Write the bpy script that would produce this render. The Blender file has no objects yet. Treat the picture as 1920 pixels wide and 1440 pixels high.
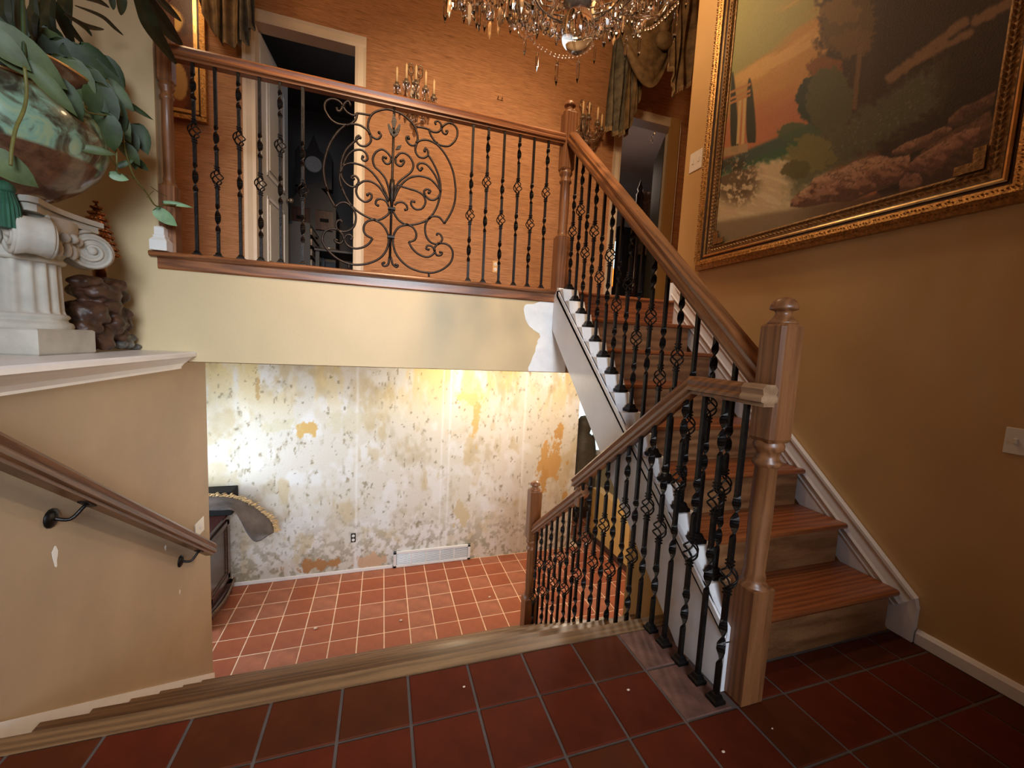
import bpy, bmesh, math, random
import numpy as np
from mathutils import Vector, Matrix
random.seed(7)
PI = math.pi
D = bpy.data
col = bpy.context.scene.collection
scene = bpy.context.scene

# ------------------------------------------------------------------ camera
A_YAW, A_PITCH, A_ROLL = [math.radians(a) for a in (17.91113552, -5.62216832, 2.8691488)]
FPX = 755.47
HC = 1.15769
FW = Vector((math.sin(A_YAW)*math.cos(A_PITCH), math.cos(A_YAW)*math.cos(A_PITCH), math.sin(A_PITCH)))
R0 = Vector((math.cos(A_YAW), -math.sin(A_YAW), 0)); U0 = R0.cross(FW)
RT = math.cos(A_ROLL)*R0 + math.sin(A_ROLL)*U0
UP = -math.sin(A_ROLL)*R0 + math.cos(A_ROLL)*U0
CAM = Vector((0, 0, HC))
cd = D.cameras.new('camera'); cam = D.objects.new('camera', cd); col.objects.link(cam)
cd.sensor_width = 36; cd.lens = FPX/1920*36; cd.clip_start = 0.02; cd.clip_end = 60
mw = Matrix((RT, UP, -FW)).transposed().to_4x4(); mw.translation = CAM
cam.matrix_world = mw
scene.camera = cam

# survey helpers: where a line of sight meets a real wall or floor plane
def ray(x, y): return FW + RT*((x-960)/FPX) - UP*((y-720)/FPX)
def at_x(x, y, X): d = ray(x, y); return CAM + d*(X/d.x)
def at_y(x, y, Y): d = ray(x, y); return CAM + d*(Y/d.y)
def at_z(x, y, Z): d = ray(x, y); return CAM + d*((Z-HC)/d.z)

# ------------------------------------------------------------------ world, lights, exposure
w = D.worlds.new('world'); scene.world = w; w.use_nodes = True
bg = w.node_tree.nodes['Background']; bg.inputs[0].default_value = (1.0, .86, .72, 1); bg.inputs[1].default_value = 0.04
def light(name, kind, loc, energy, color, size=0.3, target=None, spread=None, size_y=None):
    l = D.lights.new(name, kind); l.energy = energy; l.color = color
    if kind == 'AREA':
        l.size = size
        if size_y: l.shape = 'RECTANGLE'; l.size_y = size_y
        if spread: l.spread = math.radians(spread)
    else: l.shadow_soft_size = size
    if kind == 'SPOT': l.spot_size = math.radians(spread or 90); l.spot_blend = .8
    o = D.objects.new(name, l); col.objects.link(o); o.location = loc
    if target is not None:
        o.rotation_euler = (Vector(target)-Vector(loc)).to_track_quat('-Z', 'Y').to_euler()
    return o
WARM = (1.0, .66, .36); COOL = (.72, .86, 1.0)
light('entry_window_light', 'AREA', (0.15, -2.35, 2.0), 28, (.80, .90, 1.0), 1.3, (-0.45, 4.0, 0.15), 64)
light('foyer_fill_spot', 'SPOT', (0.1, 0.3, 4.4), 480, (1.0, .70, .42), .12, (0.70, 3.9, 1.75), 60)  # unseen warm spot, added to brighten the grasscloth wall and bridge rail
light('stair_fill_spot', 'SPOT', (1.35, 1.75, 4.6), 85, (1.0, .78, .55), .12, (1.62, 2.1, 0.9), 40)  # unseen spot, added to lift the middle treads
light('hall_light', 'POINT', (1.3, 2.55, 3.7), 27, WARM, .15)
light('hall_light', 'POINT', (-1.5, 3.2, 3.9), 9, WARM, .15)  # second, unseen light added to brighten the left grasscloth
light('lower_hall_light', 'POINT', (0.75, 3.72, 0.925), 14, (1.0, .88, .62), .04)
light('lower_hall_light', 'POINT', (1.75, 3.3, 0.90), 34, (1.0, .86, .68), .06)  # unseen extra light, added to brighten the right end of the peeled wall
light('lower_room_window_light', 'AREA', (-2.0, 3.5, -.1), 22, COOL, 1.0, (0.3, 4.2, -.4), 150)
light('dim_room_fill_light', 'POINT', (-0.2, 5.0, 3.6), 1.6, (.9, .92, 1.0), .3)  # faint fill added to lighten the room walls; no window stands here
light('bedroom_light', 'POINT', (3.6, 5.6, 3.6), 6, (1.0, .75, .6), .3)
scene.view_settings.view_transform = 'Standard'
scene.view_settings.look = 'None'
scene.view_settings.exposure = 0.35
scene.view_settings.gamma = 1.0
scene.view_settings.use_curve_mapping = False

# ------------------------------------------------------------------ materials
def srgb(r, g, b):
    f = lambda c: (c/255/12.92) if c/255 <= .04045 else ((c/255+.055)/1.055)**2.4
    return (f(r), f(g), f(b), 1)
def base_mat(name, rough=.6, metal=0.0):
    m = D.materials.new(name); m.use_nodes = True
    b = m.node_tree.nodes['Principled BSDF']
    b.inputs['Roughness'].default_value = rough; b.inputs['Metallic'].default_value = metal
    return m, m.node_tree, b
def N(nt, t, **kw):
    n = nt.nodes.new(t)
    for k, v in kw.items(): setattr(n, k, v)
    return n
def coords(nt, scale=(1, 1, 1), kind='Object'):
    tc = N(nt, 'ShaderNodeTexCoord'); mp = N(nt, 'ShaderNodeMapping')
    mp.inputs['Scale'].default_value = scale
    nt.links.new(tc.outputs[kind], mp.inputs[0]); return mp.outputs[0]
def noise(nt, vec, scale=5, detail=4, rough=.55, dist=0):
    n = N(nt, 'ShaderNodeTexNoise'); n.inputs['Scale'].default_value = scale; n.inputs['Detail'].default_value = detail
    n.inputs['Roughness'].default_value = rough; n.inputs['Distortion'].default_value = dist
    nt.links.new(vec, n.inputs['Vector']); return n.outputs['Fac']
def ramp(nt, fac, stops):
    r = N(nt, 'ShaderNodeValToRGB'); el = r.color_ramp.elements
    el[0].position, el[0].color = stops[0]; el[1].position, el[1].color = stops[-1]
    for p, c in stops[1:-1]: e = el.new(p); e.color = c
    nt.links.new(fac, r.inputs[0]); return r.outputs[0]
def bump(nt, b, h, strength=.2, dist=.01):
    n = N(nt, 'ShaderNodeBump'); n.inputs['Strength'].default_value = strength; n.inputs['Distance'].default_value = dist
    nt.links.new(h, n.inputs['Height']); nt.links.new(n.outputs[0], b.inputs['Normal'])
SPEC = {'quarry_tile_red': .1, 'quarry_tile_brown': .1, 'black_plastic': .15, 'painted_canvas': .25}
def plain(name, c, rough=.6, metal=0, var=.12, scale=8, bmp=0.0, bscale=40, vec=(1, 1, 1), detail=4):
    m, nt, b = base_mat(name, rough, metal)
    v = coords(nt, vec); f = noise(nt, v, scale, detail)
    lo = tuple(x*(1-var) for x in c[:3])+(1,); hi = tuple(min(1, x*(1+var)) for x in c[:3])+(1,)
    nt.links.new(ramp(nt, f, [(.3, lo), (.7, hi)]), b.inputs['Base Color'])
    if bmp: bump(nt, b, noise(nt, v, bscale, 5), bmp, .004)
    b.inputs['Specular IOR Level'].default_value = SPEC.get(name, .5)
    return m
def wood(name, c1, c2, axis='x', rough=.38, fine=110, coat=.25):
    m, nt, b = base_mat(name, rough)
    sc = {'x': (1.6, 24, 24), 'y': (14, 1.2, 14), 'z': (26, 26, 1.6), 'xz': (2.2, 20, 12), 'up': (24, 1.6, 24), 'dn': (24, 1.6, 24)}[axis]
    v = coords(nt)
    if axis in ('up', 'dn'):
        rmap = N(nt, 'ShaderNodeMapping'); rmap.inputs['Rotation'].default_value = (math.radians(-41 if axis == 'up' else 38), 0, 0); nt.links.new(v, rmap.inputs[0]); v = rmap.outputs[0]
    mp2 = N(nt, 'ShaderNodeMapping'); mp2.inputs['Scale'].default_value = sc; nt.links.new(v, mp2.inputs[0]); v = mp2.outputs[0]
    a = noise(nt, v, 2.2, 6, .6, 1.6)
    wv = N(nt, 'ShaderNodeTexWave', wave_type='RINGS', rings_direction='SPHERICAL'); nt.links.new(v, wv.inputs['Vector'])
    wv.inputs['Scale'].default_value = .55; wv.inputs['Distortion'].default_value = 9; wv.inputs['Detail'].default_value = 3; wv.inputs['Detail Scale'].default_value = 1.2
    mx = N(nt, 'ShaderNodeMixRGB'); mx.inputs[0].default_value = .38; nt.links.new(a, mx.inputs[1]); nt.links.new(wv.outputs['Fac'], mx.inputs[2])
    f2 = noise(nt, v, 26, 4, .75)
    mx2 = N(nt, 'ShaderNodeMixRGB'); mx2.inputs[0].default_value = .42; nt.links.new(mx.outputs[0], mx2.inputs[1]); nt.links.new(f2, mx2.inputs[2])
    nt.links.new(ramp(nt, mx2.outputs[0], [(.30, c2), (.48, tuple((x+y)/2 for x, y in zip(c1, c2))), (.66, c1)]), b.inputs['Base Color'])
    b.inputs['Coat Weight'].default_value = coat; b.inputs['Coat Roughness'].default_value = .25
    bump(nt, b, f2, .12, .002)
    return m
def vcol(name, rough=.7, bmp=.15, bscale=60, fine=.0):
    m, nt, b = base_mat(name, rough)
    a = N(nt, 'ShaderNodeVertexColor', layer_name='paint')
    v = coords(nt)
    if fine:
        f = noise(nt, v, 90, 5, .7)
        mx = N(nt, 'ShaderNodeMixRGB', blend_type='MULTIPLY'); mx.inputs[0].default_value = 1
        nt.links.new(a.outputs[0], mx.inputs[1]); nt.links.new(ramp(nt, f, [(.35, (1-fine,)*3+(1,)), (.6, (1, 1, 1, 1))]), mx.inputs[2])
        nt.links.new(mx.outputs[0], b.inputs['Base Color'])
    else: nt.links.new(a.outputs[0], b.inputs['Base Color'])
    bump(nt, b, noise(nt, v, bscale, 5), bmp, .004)
    return m
def glass(name, c=(1, 1, 1, 1), rough=.03, ior=1.5, trans=1.0, spec=.5):
    m, nt, b = base_mat(name, rough)
    v = coords(nt); f = noise(nt, v, 12, 2)
    nt.links.new(ramp(nt, f, [(.3, tuple(x*.93 for x in c[:3])+(1,)), (.7, c)]), b.inputs['Base Color'])
    b.inputs['Transmission Weight'].default_value = trans; b.inputs['IOR'].default_value = ior
    return m
def emis(name, c, s):
    m, nt, b = base_mat(name, .5)
    b.inputs['Base Color'].default_value = c; b.inputs['Emission Color'].default_value = c; b.inputs['Emission Strength'].default_value = s
    return m
M = {}
M['mustard'] = plain('mustard_paint', (.60, .385, .165, 1), .55, 0, .06, 3, .12, 55)
M['cream'] = plain('cream_mustard_paint', (.62, .475, .27, 1), .5, 0, .05, 2.5, .12, 55)
M['brown_wall'] = plain('tan_brown_paint', (.40, .29, .18, 1), .5, 0, .10, 2.2, .14, 45)
M['plaster'] = plain('white_patching_plaster', (.86, .90, .96, 1), .6, 0, .08, 9, .5, 30)
M['white'] = plain('white_trim_paint', (.88, .86, .86, 1), .35, 0, .05, 6, .05, 40)
M['skirt_white'] = plain('stringer_white_paint', (.82, .82, .86, 1), .42, 0, .05, 6, .05, 40)
M['door_white'] = plain('door_paint', (.62, .60, .55, 1), .4, 0, .05, 6, .05, 40)
M['casing'] = plain('casing_paint', (.66, .55, .42, 1), .42, 0, .05, 6, .05, 40)
M['oak'] = wood('oak_light_stain', (.33, .120, .040, 1), (.095, .028, .009, 1), 'x')
M['oak_y'] = wood('oak_rail_grain_y', (.27, .115, .042, 1), (.085, .030, .011, 1), 'y', .3)
M['oak_up'] = wood('oak_rail_grain_up', (.33, .125, .042, 1), (.11, .036, .012, 1), 'up', .34)
M['oak_dn'] = wood('oak_rail_grain_down', (.29, .115, .042, 1), (.095, .033, .011, 1), 'dn', .34)
M['oak_dark'] = wood('oak_rail_dark', (.17, .068, .026, 1), (.055, .018, .007, 1), 'dn', .34)
M['oak_z'] = wood('oak_post_grain', (.29, .115, .042, 1), (.13, .046, .016, 1), 'z', .42)
M['oak_riser'] = wood('oak_riser_grain', (.34, .160, .065, 1), (.13, .050, .017, 1), 'xz', .5)
M['oak_tread'] = wood('oak_tread_grain', (.33, .100, .030, 1), (.13, .032, .009, 1), 'x', .35, coat=.25)
M['oak_grey'] = wood('oak_nosing_worn', (.26, .140, .060, 1), (.09, .042, .018, 1), 'x', .45)
M['oak_pale'] = wood('oak_pale_end', (.40, .24, .13, 1), (.20, .10, .05, 1), 'y', .45)
M['iron'] = plain('wrought_iron_black', (.018, .015, .014, 1), .38, .75, .4, 30, .35, 120)
M['iron_bronze'] = plain('wrought_iron_brown', (.030, .020, .016, 1), .42, .6, .4, 30, .3, 120)
M['tile'] = plain('quarry_tile_red', (.098, .016, .0055, 1), .7, 0, .30, 5, .12, 60)
M['tile_b'] = plain('quarry_tile_brown', (.083, .019, .006, 1), .7, 0, .28, 5, .12, 60)
M['tile_c'] = plain('quarry_tile_dusty', (.15, .068, .05, 1), .7, 0, .45, 14, .12, 60)
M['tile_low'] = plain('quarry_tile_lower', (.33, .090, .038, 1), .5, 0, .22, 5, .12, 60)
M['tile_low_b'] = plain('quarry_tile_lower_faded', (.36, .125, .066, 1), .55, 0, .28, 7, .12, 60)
M['grout'] = plain('grey_grout', (.10, .075, .065, 1), .9, 0, .2, 12, .3, 80)
M['grout_l'] = plain('pale_grout', (.80, .60, .43, 1), .9, 0, .1, 12, .2, 80)
M['peel'] = vcol('peeled_plaster_wall', .75, .35, 40, .10)
M['canvas'] = vcol('painted_canvas', .6, .25, 160, .12)
M['canvas_small'] = vcol('small_painted_canvas', .35, .2, 120, .1)
M['gold'] = plain('antique_gilt', (.46, .25, .08, 1), .34, .75, .5, 70, .9, 110)
M['gold_bright'] = plain('bright_gilt_line', (.75, .50, .22, 1), .3, .85, .2, 30, .2, 60)
M['gold_dull'] = plain('dull_leaf_gilt', (.26, .145, .055, 1), .45, .5, .5, 60, .8, 90)
M['frame_dark'] = plain('dark_frame_wood', (.045, .018, .008, 1), .4, .1, .3, 20, .2, 60)
M['stone'] = plain('cast_stone', (.46, .43, .37, 1), .8, 0, .22, 7, .35, 50)
M['resin'] = plain('brown_carved_resin', (.060, .025, .013, 1), .5, 0, .7, 16, .8, 40)
M['paw'] = plain('grey_paw_resin', (.15, .15, .14, 1), .6, 0, .7, 40, .8, 60)
M['copper'] = plain('copper_beads', (.32, .11, .03, 1), .3, .8, .5, 30, .3, 80)
M['leaf'] = plain('pothos_leaf', (.032, .056, .014, 1), .5, 0, .45, 14, .15, 40)
M['leaf_l'] = plain('pothos_leaf_pale', (.085, .118, .042, 1), .5, 0, .40, 14, .15, 40)
M['leaf_mint'] = plain('pothos_leaf_mint', (.20, .34, .17, 1), .45, 0, .25, 25, .15, 40)
M['vine'] = plain('vine_stem', (.13, .12, .03, 1), .5, 0, .3, 20)
M['palm'] = plain('palm_frond', (.022, .026, .008, 1), .5, 0, .4, 20)
M['silk'] = plain('green_silk_thread', (.012, .085, .045, 1), .55, 0, .45, 8, .5, 120, (12, 12, .6))
M['tapestry'] = plain('grey_green_brocade', (.125, .105, .072, 1), .8, 0, .55, 14, .5, 50)
M['tapestry_b'] = plain('olive_gold_brocade', (.17, .105, .045, 1), .75, 0, .55, 12, .5, 50)
M['fringe'] = plain('tan_fringe', (.30, .20, .10, 1), .8, 0, .4, 30)
M['crystal'] = glass('cut_crystal', (1, .95, .90, 1), .04, 1.6)
M['ball'] = glass('clear_glass_ball', (.96, .97, .95, 1), .02, 1.45)
M['bead'] = glass('crystal_bead', (1, .93, .88, 1), .08, 1.5)
M['amber'] = plain('amber_crystal', (.72, .42, .20, 1), .12, .25, .4, 30)
M['candle'] = plain('ivory_candle', (.78, .56, .30, 1), .5, 0, .06, 8)
M['brass'] = plain('aged_brass', (.22, .13, .05, 1), .35, .85, .4, 30)
M['silver'] = plain('tarnished_crystal_arm', (.26, .20, .15, 1), .25, .5, .5, 40)
M['plate'] = plain('white_switch_plate', (.82, .80, .76, 1), .35, 0, .02, 8)
M['plate_t'] = plain('tan_outlet_plate', (.70, .42, .18, 1), .4, 0, .04, 8)
M['slot'] = plain('dark_slot', (.02, .015, .01, 1), .7)
M['grille'] = plain('white_grille', (.80, .80, .80, 1), .35, .1, .04, 8)
M['mahog'] = wood('dark_mahogany', (.070, .018, .012, 1), (.020, .005, .004, 1), 'z', .25, coat=.5)
M['carving'] = plain('gilded_rope_carving', (.17, .12, .085, 1), .45, .3, .5, 60, .6, 90)
M['black'] = plain('black_plastic', (.006, .005, .005, 1), .7)
M['hide'] = plain('hide_backing', (.085, .066, .060, 1), .85, 0, .55, 7, .3, 40)
M['fur'] = plain('blond_fur', (.55, .38, .19, 1), .9, 0, .4, 60)
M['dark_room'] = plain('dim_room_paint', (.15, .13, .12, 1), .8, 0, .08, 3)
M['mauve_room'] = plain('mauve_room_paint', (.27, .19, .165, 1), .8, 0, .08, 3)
M['olive'] = plain('olive_door_paint', (.10, .075, .02, 1), .6, 0, .12, 3)
M['tan_casing'] = plain('tan_casing_paint', (.42, .25, .09, 1), .5, 0, .08, 3)
M['black_wood'] = plain('near_black_wood', (.012, .006, .005, 1), .45, 0, .5, 10)
M['clock_face'] = plain('grey_clock_face', (.30, .27, .26, 1), .3, 0, .15, 30)
M['ceiling'] = plain('ceiling_paint', (.70, .58, .44, 1), .8, 0, .04, 3)
M['dark_base'] = plain('dark_baseboard', (.05, .018, .01, 1), .5)
M['floral'] = plain('floral_linen', (.34, .22, .16, 1), .8, 0, .6, 26)
M['crumb'] = plain('plaster_crumb', (.70, .52, .40, 1), .9)
M['window_glow'] = emis('daylight_pane', srgb(205, 232, 235), 1.6)
M['lamp_orange'] = emis('lit_amber_shade', srgb(255, 120, 30), 2.2)
M['bronze'] = plain('brown_bronze', (.13, .10, .07, 1), .6, .2, .3, 8)
M['beige_wall'] = plain('beige_paint', (.50, .42, .28, 1), .7, 0, .06, 3)
M['yellow_wall'] = plain('ochre_paint', (.55, .33, .10, 1), .6, 0, .10, 3, .1, 50)
M['bulb'] = emis('lit_bulb', srgb(255, 190, 110), 6)

# grasscloth: woven horizontal fibres
def grasscloth():
    m, nt, b = base_mat('grasscloth_wallpaper', .75)
    v = coords(nt, (2.2, 1, 55)); f = noise(nt, v, 3.0, 5, .65, .4)
    v2 = coords(nt, (1.2, 1, 5)); g = noise(nt, v2, 2.2, 3)
    v3 = coords(nt, (9, 1, 160)); h = noise(nt, v3, 2.0, 3)
    c = ramp(nt, f, [(.30, (.19, .075, .028, 1)), (.44, (.40, .185, .078, 1)), (.60, (.53, .26, .115, 1)), (.78, (.60, .33, .16, 1))])
    c2 = ramp(nt, g, [(.3, (.86, .84, .82, 1)), (.7, (1.0, 1.0, 1.0, 1))])
    mx = N(nt, 'ShaderNodeMixRGB', blend_type='MULTIPLY'); mx.inputs[0].default_value = 1
    nt.links.new(c, mx.inputs[1]); nt.links.new(c2, mx.inputs[2])
    c3 = ramp(nt, h, [(.35, (.80, .78, .76, 1)), (.55, (1, 1, 1, 1))])
    mx2 = N(nt, 'ShaderNodeMixRGB', blend_type='MULTIPLY'); mx2.inputs[0].default_value = 1
    nt.links.new(mx.outputs[0], mx2.inputs[1]); nt.links.new(c3, mx2.inputs[2])
    nt.links.new(mx2.outputs[0], b.inputs['Base Color'])
    bump(nt, b, f, .3, .004); return m
M['grass'] = grasscloth()
# urn: turquoise enamel with brown bands and painted foliage
def urn_mat():
    m, nt, b = base_mat('painted_enamel_urn', .28)
    v = coords(nt); sx = N(nt, 'ShaderNodeSeparateXYZ'); nt.links.new(v, sx.inputs[0])
    nz = noise(nt, v, 9, 5, .6, 1.2)
    pic = ramp(nt, nz, [(.38, (.05, .045, .03, 1)), (.47, (.13, .16, .10, 1)), (.53, (.20, .34, .25, 1)), (.62, (.30, .38, .22, 1))])
    br = ramp(nt, noise(nt, v, 22, 4, .7), [(.35, (.05, .02, .012, 1)), (.65, (.14, .065, .032, 1))])
    cr = N(nt, 'ShaderNodeValToRGB'); cr.color_ramp.interpolation = 'LINEAR'
    e = cr.color_ramp.elements; e[0].position = 0; e[0].color = (1, 1, 1, 1); e[1].position = 1; e[1].color = (1, 1, 1, 1)
    for p, c in ((.36, 1), (.38, 0), (.775, 0), (.785, 1)): q = e.new(p); q.color = (c, c, c, 1)
    mm = N(nt, 'ShaderNodeMapRange'); mm.inputs[1].default_value = 0; mm.inputs[2].default_value = .49; nt.links.new(sx.outputs[2], mm.inputs[0])
    nt.links.new(mm.outputs[0], cr.inputs[0])
    mx = N(nt, 'ShaderNodeMixRGB'); nt.links.new(cr.outputs[0], mx.inputs[0]); nt.links.new(pic, mx.inputs[1]); nt.links.new(br, mx.inputs[2])
    nt.links.new(mx.outputs[0], b.inputs['Base Color']); b.inputs['Coat Weight'].default_value = .5
    return m
M['urn'] = urn_mat()

# ------------------------------------------------------------------ mesh building
class MB:
    def __init__(s): s.v = []; s.f = []; s.smooth = []
    def add(s, vs, fs, sm=False):
        o = len(s.v); s.v += [tuple(p) for p in vs]
        for f in fs: s.f.append(tuple(i+o for i in f)); s.smooth.append(sm)
        return s
    def box(s, a, b, ch=0.0):
        x0, x1 = sorted((a[0], b[0])); y0, y1 = sorted((a[1], b[1])); z0, z1 = sorted((a[2], b[2]))
        if not ch:
            return s.add([(x0,y0,z0),(x1,y0,z0),(x1,y1,z0),(x0,y1,z0),(x0,y0,z1),(x1,y0,z1),(x1,y1,z1),(x0,y1,z1)],
                  [(0,3,2,1),(4,5,6,7),(0,1,5,4),(1,2,6,5),(2,3,7,6),(3,0,4,7)])
        o = []
        for z, i in ((z0, ch), (z0+ch, 0), (z1-ch, 0), (z1, ch)):
            k = 0 if i == 0 else ch
            o += [(x0+k,y0+k,z),(x1-k,y0+k,z),(x1-k,y1-k,z),(x0+k,y1-k,z)]
        fs = [(3,2,1,0),(12,13,14,15)]
        for r in range(3):
            for i in range(4): fs.append((r*4+i, r*4+(i+1)%4, r*4+4+(i+1)%4, r*4+4+i))
        return s.add(o, fs)
    def pbox(s, c, ux, uy, uz):
        c = Vector(c); ux, uy, uz = Vector(ux), Vector(uy), Vector(uz); vs = []
        for k in (-1, 1):
            for i, j in ((-1,-1),(1,-1),(1,1),(-1,1)): vs.append(c+ux*i+uy*j+uz*k)
        return s.add(vs, [(0,3,2,1),(4,5,6,7),(0,1,5,4),(1,2,6,5),(2,3,7,6),(3,0,4,7)])
    def tube(s, pts, r, n=6, cap=True, closed=False, flat=1.0):
        pts = [Vector(p) for p in pts]; m = len(pts); rings = []
        rr = r if hasattr(r, '__len__') else [r]*m
        prev = None
        for i, p in enumerate(pts):
            if closed: t = pts[(i+1) % m]-pts[i-1]
            else: t = (pts[min(i+1, m-1)]-pts[max(i-1, 0)])
            t = t.normalized() if t.length > 1e-9 else Vector((0, 0, 1))
            if prev is None:
                a = Vector((0, 1, 0)) if abs(t.y) < .9 else Vector((1, 0, 0)); u = t.cross(a).normalized()
            else:
                u = prev - t*prev.dot(t); u = u.normalized() if u.length > 1e-6 else t.orthogonal().normalized()
            prev = u; q = t.cross(u)
            rings.append([p+(u*math.cos(2*PI*k/n)+q*math.sin(2*PI*k/n)*flat)*rr[i] for k in range(n)])
        vs = [v for rg in rings for v in rg]; fs = []
        for i in range(m-1 if not closed else m):
            j = (i+1) % m
            for k in range(n): fs.append((i*n+k, i*n+(k+1)%n, j*n+(k+1)%n, j*n+k))
        if cap and not closed: fs += [tuple(range(n))[::-1], tuple((m-1)*n+k for k in range(n))]
        return s.add(vs, fs, n > 4)
    def lathe(s, prof, c, n=20, axis='z', cap=True, sm=True, sq=0):
        c = Vector(c); vs = []; fs = []; m = len(prof)
        for r, h in prof:
            for k in range(n):
                a = 2*PI*k/n + (PI/4 if sq else 0)
                x, y = r*math.cos(a), r*math.sin(a)
                p = {'z': (x, y, h), 'y': (x, h, y), 'x': (h, x, y)}[axis]
                vs.append(c+Vector(p))
        for i in range(m-1):
            for k in range(n): fs.append((i*n+k, i*n+(k+1)%n, (i+1)*n+(k+1)%n, (i+1)*n+k))
        if cap: fs += [tuple(range(n))[::-1], tuple((m-1)*n+k for k in range(n))]
        return s.add(vs, fs, sm)
    def prism(s, poly, vec):
        n = len(poly); a = [Vector(p) for p in poly]; v = Vector(vec)
        fs = [tuple(range(n))[::-1], tuple(range(n, 2*n))]+[(i, (i+1)%n, n+(i+1)%n, n+i) for i in range(n)]
        return s.add(a+[p+v for p in a], fs)
    def sweep(s, prof, path, up=(0, 0, 1), closed_prof=True, cap=True):
        """profile (u sideways, v up) along a polyline with mitred joints"""
        P = [Vector(p) for p in path]; up = Vector(up); vs = []; n = len(prof); m = len(P)
        for i, p in enumerate(P):
            d0 = (P[i]-P[i-1]).normalized() if i else (P[1]-P[0]).normalized()
            d1 = (P[i+1]-P[i]).normalized() if i < m-1 else d0
            def fr(d):
                sd = d.cross(up).normalized(); return sd, sd.cross(d).normalized()
            s0, u0 = fr(d0); s1, u1 = fr(d1); nn = (d0+d1).normalized()
            for a, b in prof:
                q = p + s0*a + u0*b
                # slide along d0 to the mitre plane
                k = -(q-p).dot(nn)/max(1e-6, d0.dot(nn)); vs.append(q+d0*k if i else p+s1*a+u1*b)
        fs = []
        for i in range(m-1):
            for k in range(n if closed_prof else n-1): fs.append((i*n+k, i*n+(k+1)%n, (i+1)*n+(k+1)%n, (i+1)*n+k))
        if cap: fs += [tuple(range(n))[::-1], tuple((m-1)*n+k for k in range(n))]
        return s.add(vs, fs)
    def ball(s, c, r, n=8, m=6, sc=(1, 1, 1), sm=True):
        pr = [(max(1e-4, r*math.sin(PI*i/m)), -r*math.cos(PI*i/m)) for i in range(m+1)]
        b = MB(); b.lathe(pr, (0, 0, 0), n, cap=False)
        return s.add([(c[0]+p[0]*sc[0], c[1]+p[1]*sc[1], c[2]+p[2]*sc[2]) for p in b.v], b.f, sm)
    def mesh(s, name, origin=(0, 0, 0)):
        me = D.meshes.new(name); o = Vector(origin)
        me.from_pydata([tuple(Vector(p)-o) for p in s.v], [], s.f)
        me.polygons.foreach_set('use_smooth', s.smooth); me.update()
        bm = bmesh.new(); bm.from_mesh(me); bmesh.ops.recalc_face_normals(bm, faces=bm.faces); bm.to_mesh(me); bm.free()
        return me
    def build(s, name, mat, parent=None, origin=None, **kw):
        """one mesh object; a child keeps its coordinates relative to its parent's world position"""
        base = wpos(parent) if parent else Vector(origin or (0, 0, 0))
        o = D.objects.new(name, s.mesh(name, base)); col.objects.link(o)
        o.data.materials.append(mat if not isinstance(mat, str) else M[mat])
        if parent: o.parent = parent
        else: o.location = base
        for k, v in kw.items(): o[k] = v
        return o
WP = {}
def wpos(o):
    p = Vector(o.location)
    while o.parent: o = o.parent; p += Vector(o.location)
    return p
def thing(name, label, cat, loc, group=None, kind=None):
    o = D.objects.new(name, None); o.empty_display_size = .05; col.objects.link(o); o.location = loc
    if label: o['label'] = label
    if cat: o['category'] = cat
    if group: o['group'] = group
    if kind: o['kind'] = kind
    return o
def inst(me, name, parent, wloc, rotz=0, mat=None):
    o = D.objects.new(name, me); col.objects.link(o)
    if parent: o.parent = parent; o.location = Vector(wloc)-wpos(parent)
    else: o.location = wloc
    o.rotation_euler = (0, 0, rotz); return o
def struct(o): o['kind'] = 'structure'; return o
def tag(o, label, cat, group=None):
    o['label'] = label; o['category'] = cat
    if group: o['group'] = group
    return o
def spline(pts, k=6, closed=False):
    P = [Vector(p) for p in pts]; n = len(P); out = []
    rng = range(n if closed else n-1)
    for i in rng:
        if closed: a, b, c, d = P[i-1], P[i], P[(i+1)%n], P[(i+2)%n]
        else: a, b, c, d = P[max(i-1, 0)], P[i], P[i+1], P[min(i+2, n-1)]
        for j in range(k):
            t = j/k; t2 = t*t; t3 = t2*t
            out.append(.5*((2*b)+(c-a)*t+(2*a-5*b+4*c-d)*t2+(3*b-a-3*c+d)*t3))
    if not closed: out.append(P[-1])
    return out
def grid_vcol(name, P00, U, V, nu, nv, colfn, mat, parent=None, origin=None):
    """a flat sheet P00 + a*U + b*V whose paint is stored per vertex"""
    a, b = np.meshgrid(np.linspace(0, 1, nu), np.linspace(0, 1, nv))
    P00 = np.array(P00, float); U = np.array(U, float); V = np.array(V, float)
    pts = P00 + a[..., None]*U + b[..., None]*V
    rgb = colfn(a, b, pts)
    base = wpos(parent) if parent else Vector(origin or (0, 0, 0))
    vs = (pts.reshape(-1, 3)-np.array(base)).astype('f')
    idx = np.arange(nu*nv).reshape(nv, nu)
    q = np.stack([idx[:-1, :-1], idx[:-1, 1:], idx[1:, 1:], idx[1:, :-1]], -1).reshape(-1, 4)
    me = D.meshes.new(name); me.vertices.add(len(vs)); me.vertices.foreach_set('co', vs.ravel())
    me.loops.add(q.size); me.loops.foreach_set('vertex_index', q.ravel().astype('i'))
    me.polygons.add(len(q)); me.polygons.foreach_set('loop_start', (np.arange(len(q))*4).astype('i')); me.polygons.foreach_set('loop_total', np.full(len(q), 4, 'i'))
    me.update(calc_edges=True)
    ca = me.color_attributes.new('paint', 'FLOAT_COLOR', 'POINT')
    lin = np.where(rgb <= .04045, rgb/12.92, ((rgb+.055)/1.055)**2.4)
    c4 = np.concatenate([lin.reshape(-1, 3), np.ones((len(vs), 1))], 1).astype('f')
    ca.data.foreach_set('color', c4.ravel())
    o = D.objects.new(name, me); col.objects.link(o); me.materials.append(M[mat])
    if parent: o.parent = parent
    else: o.location = base
    return o
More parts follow.
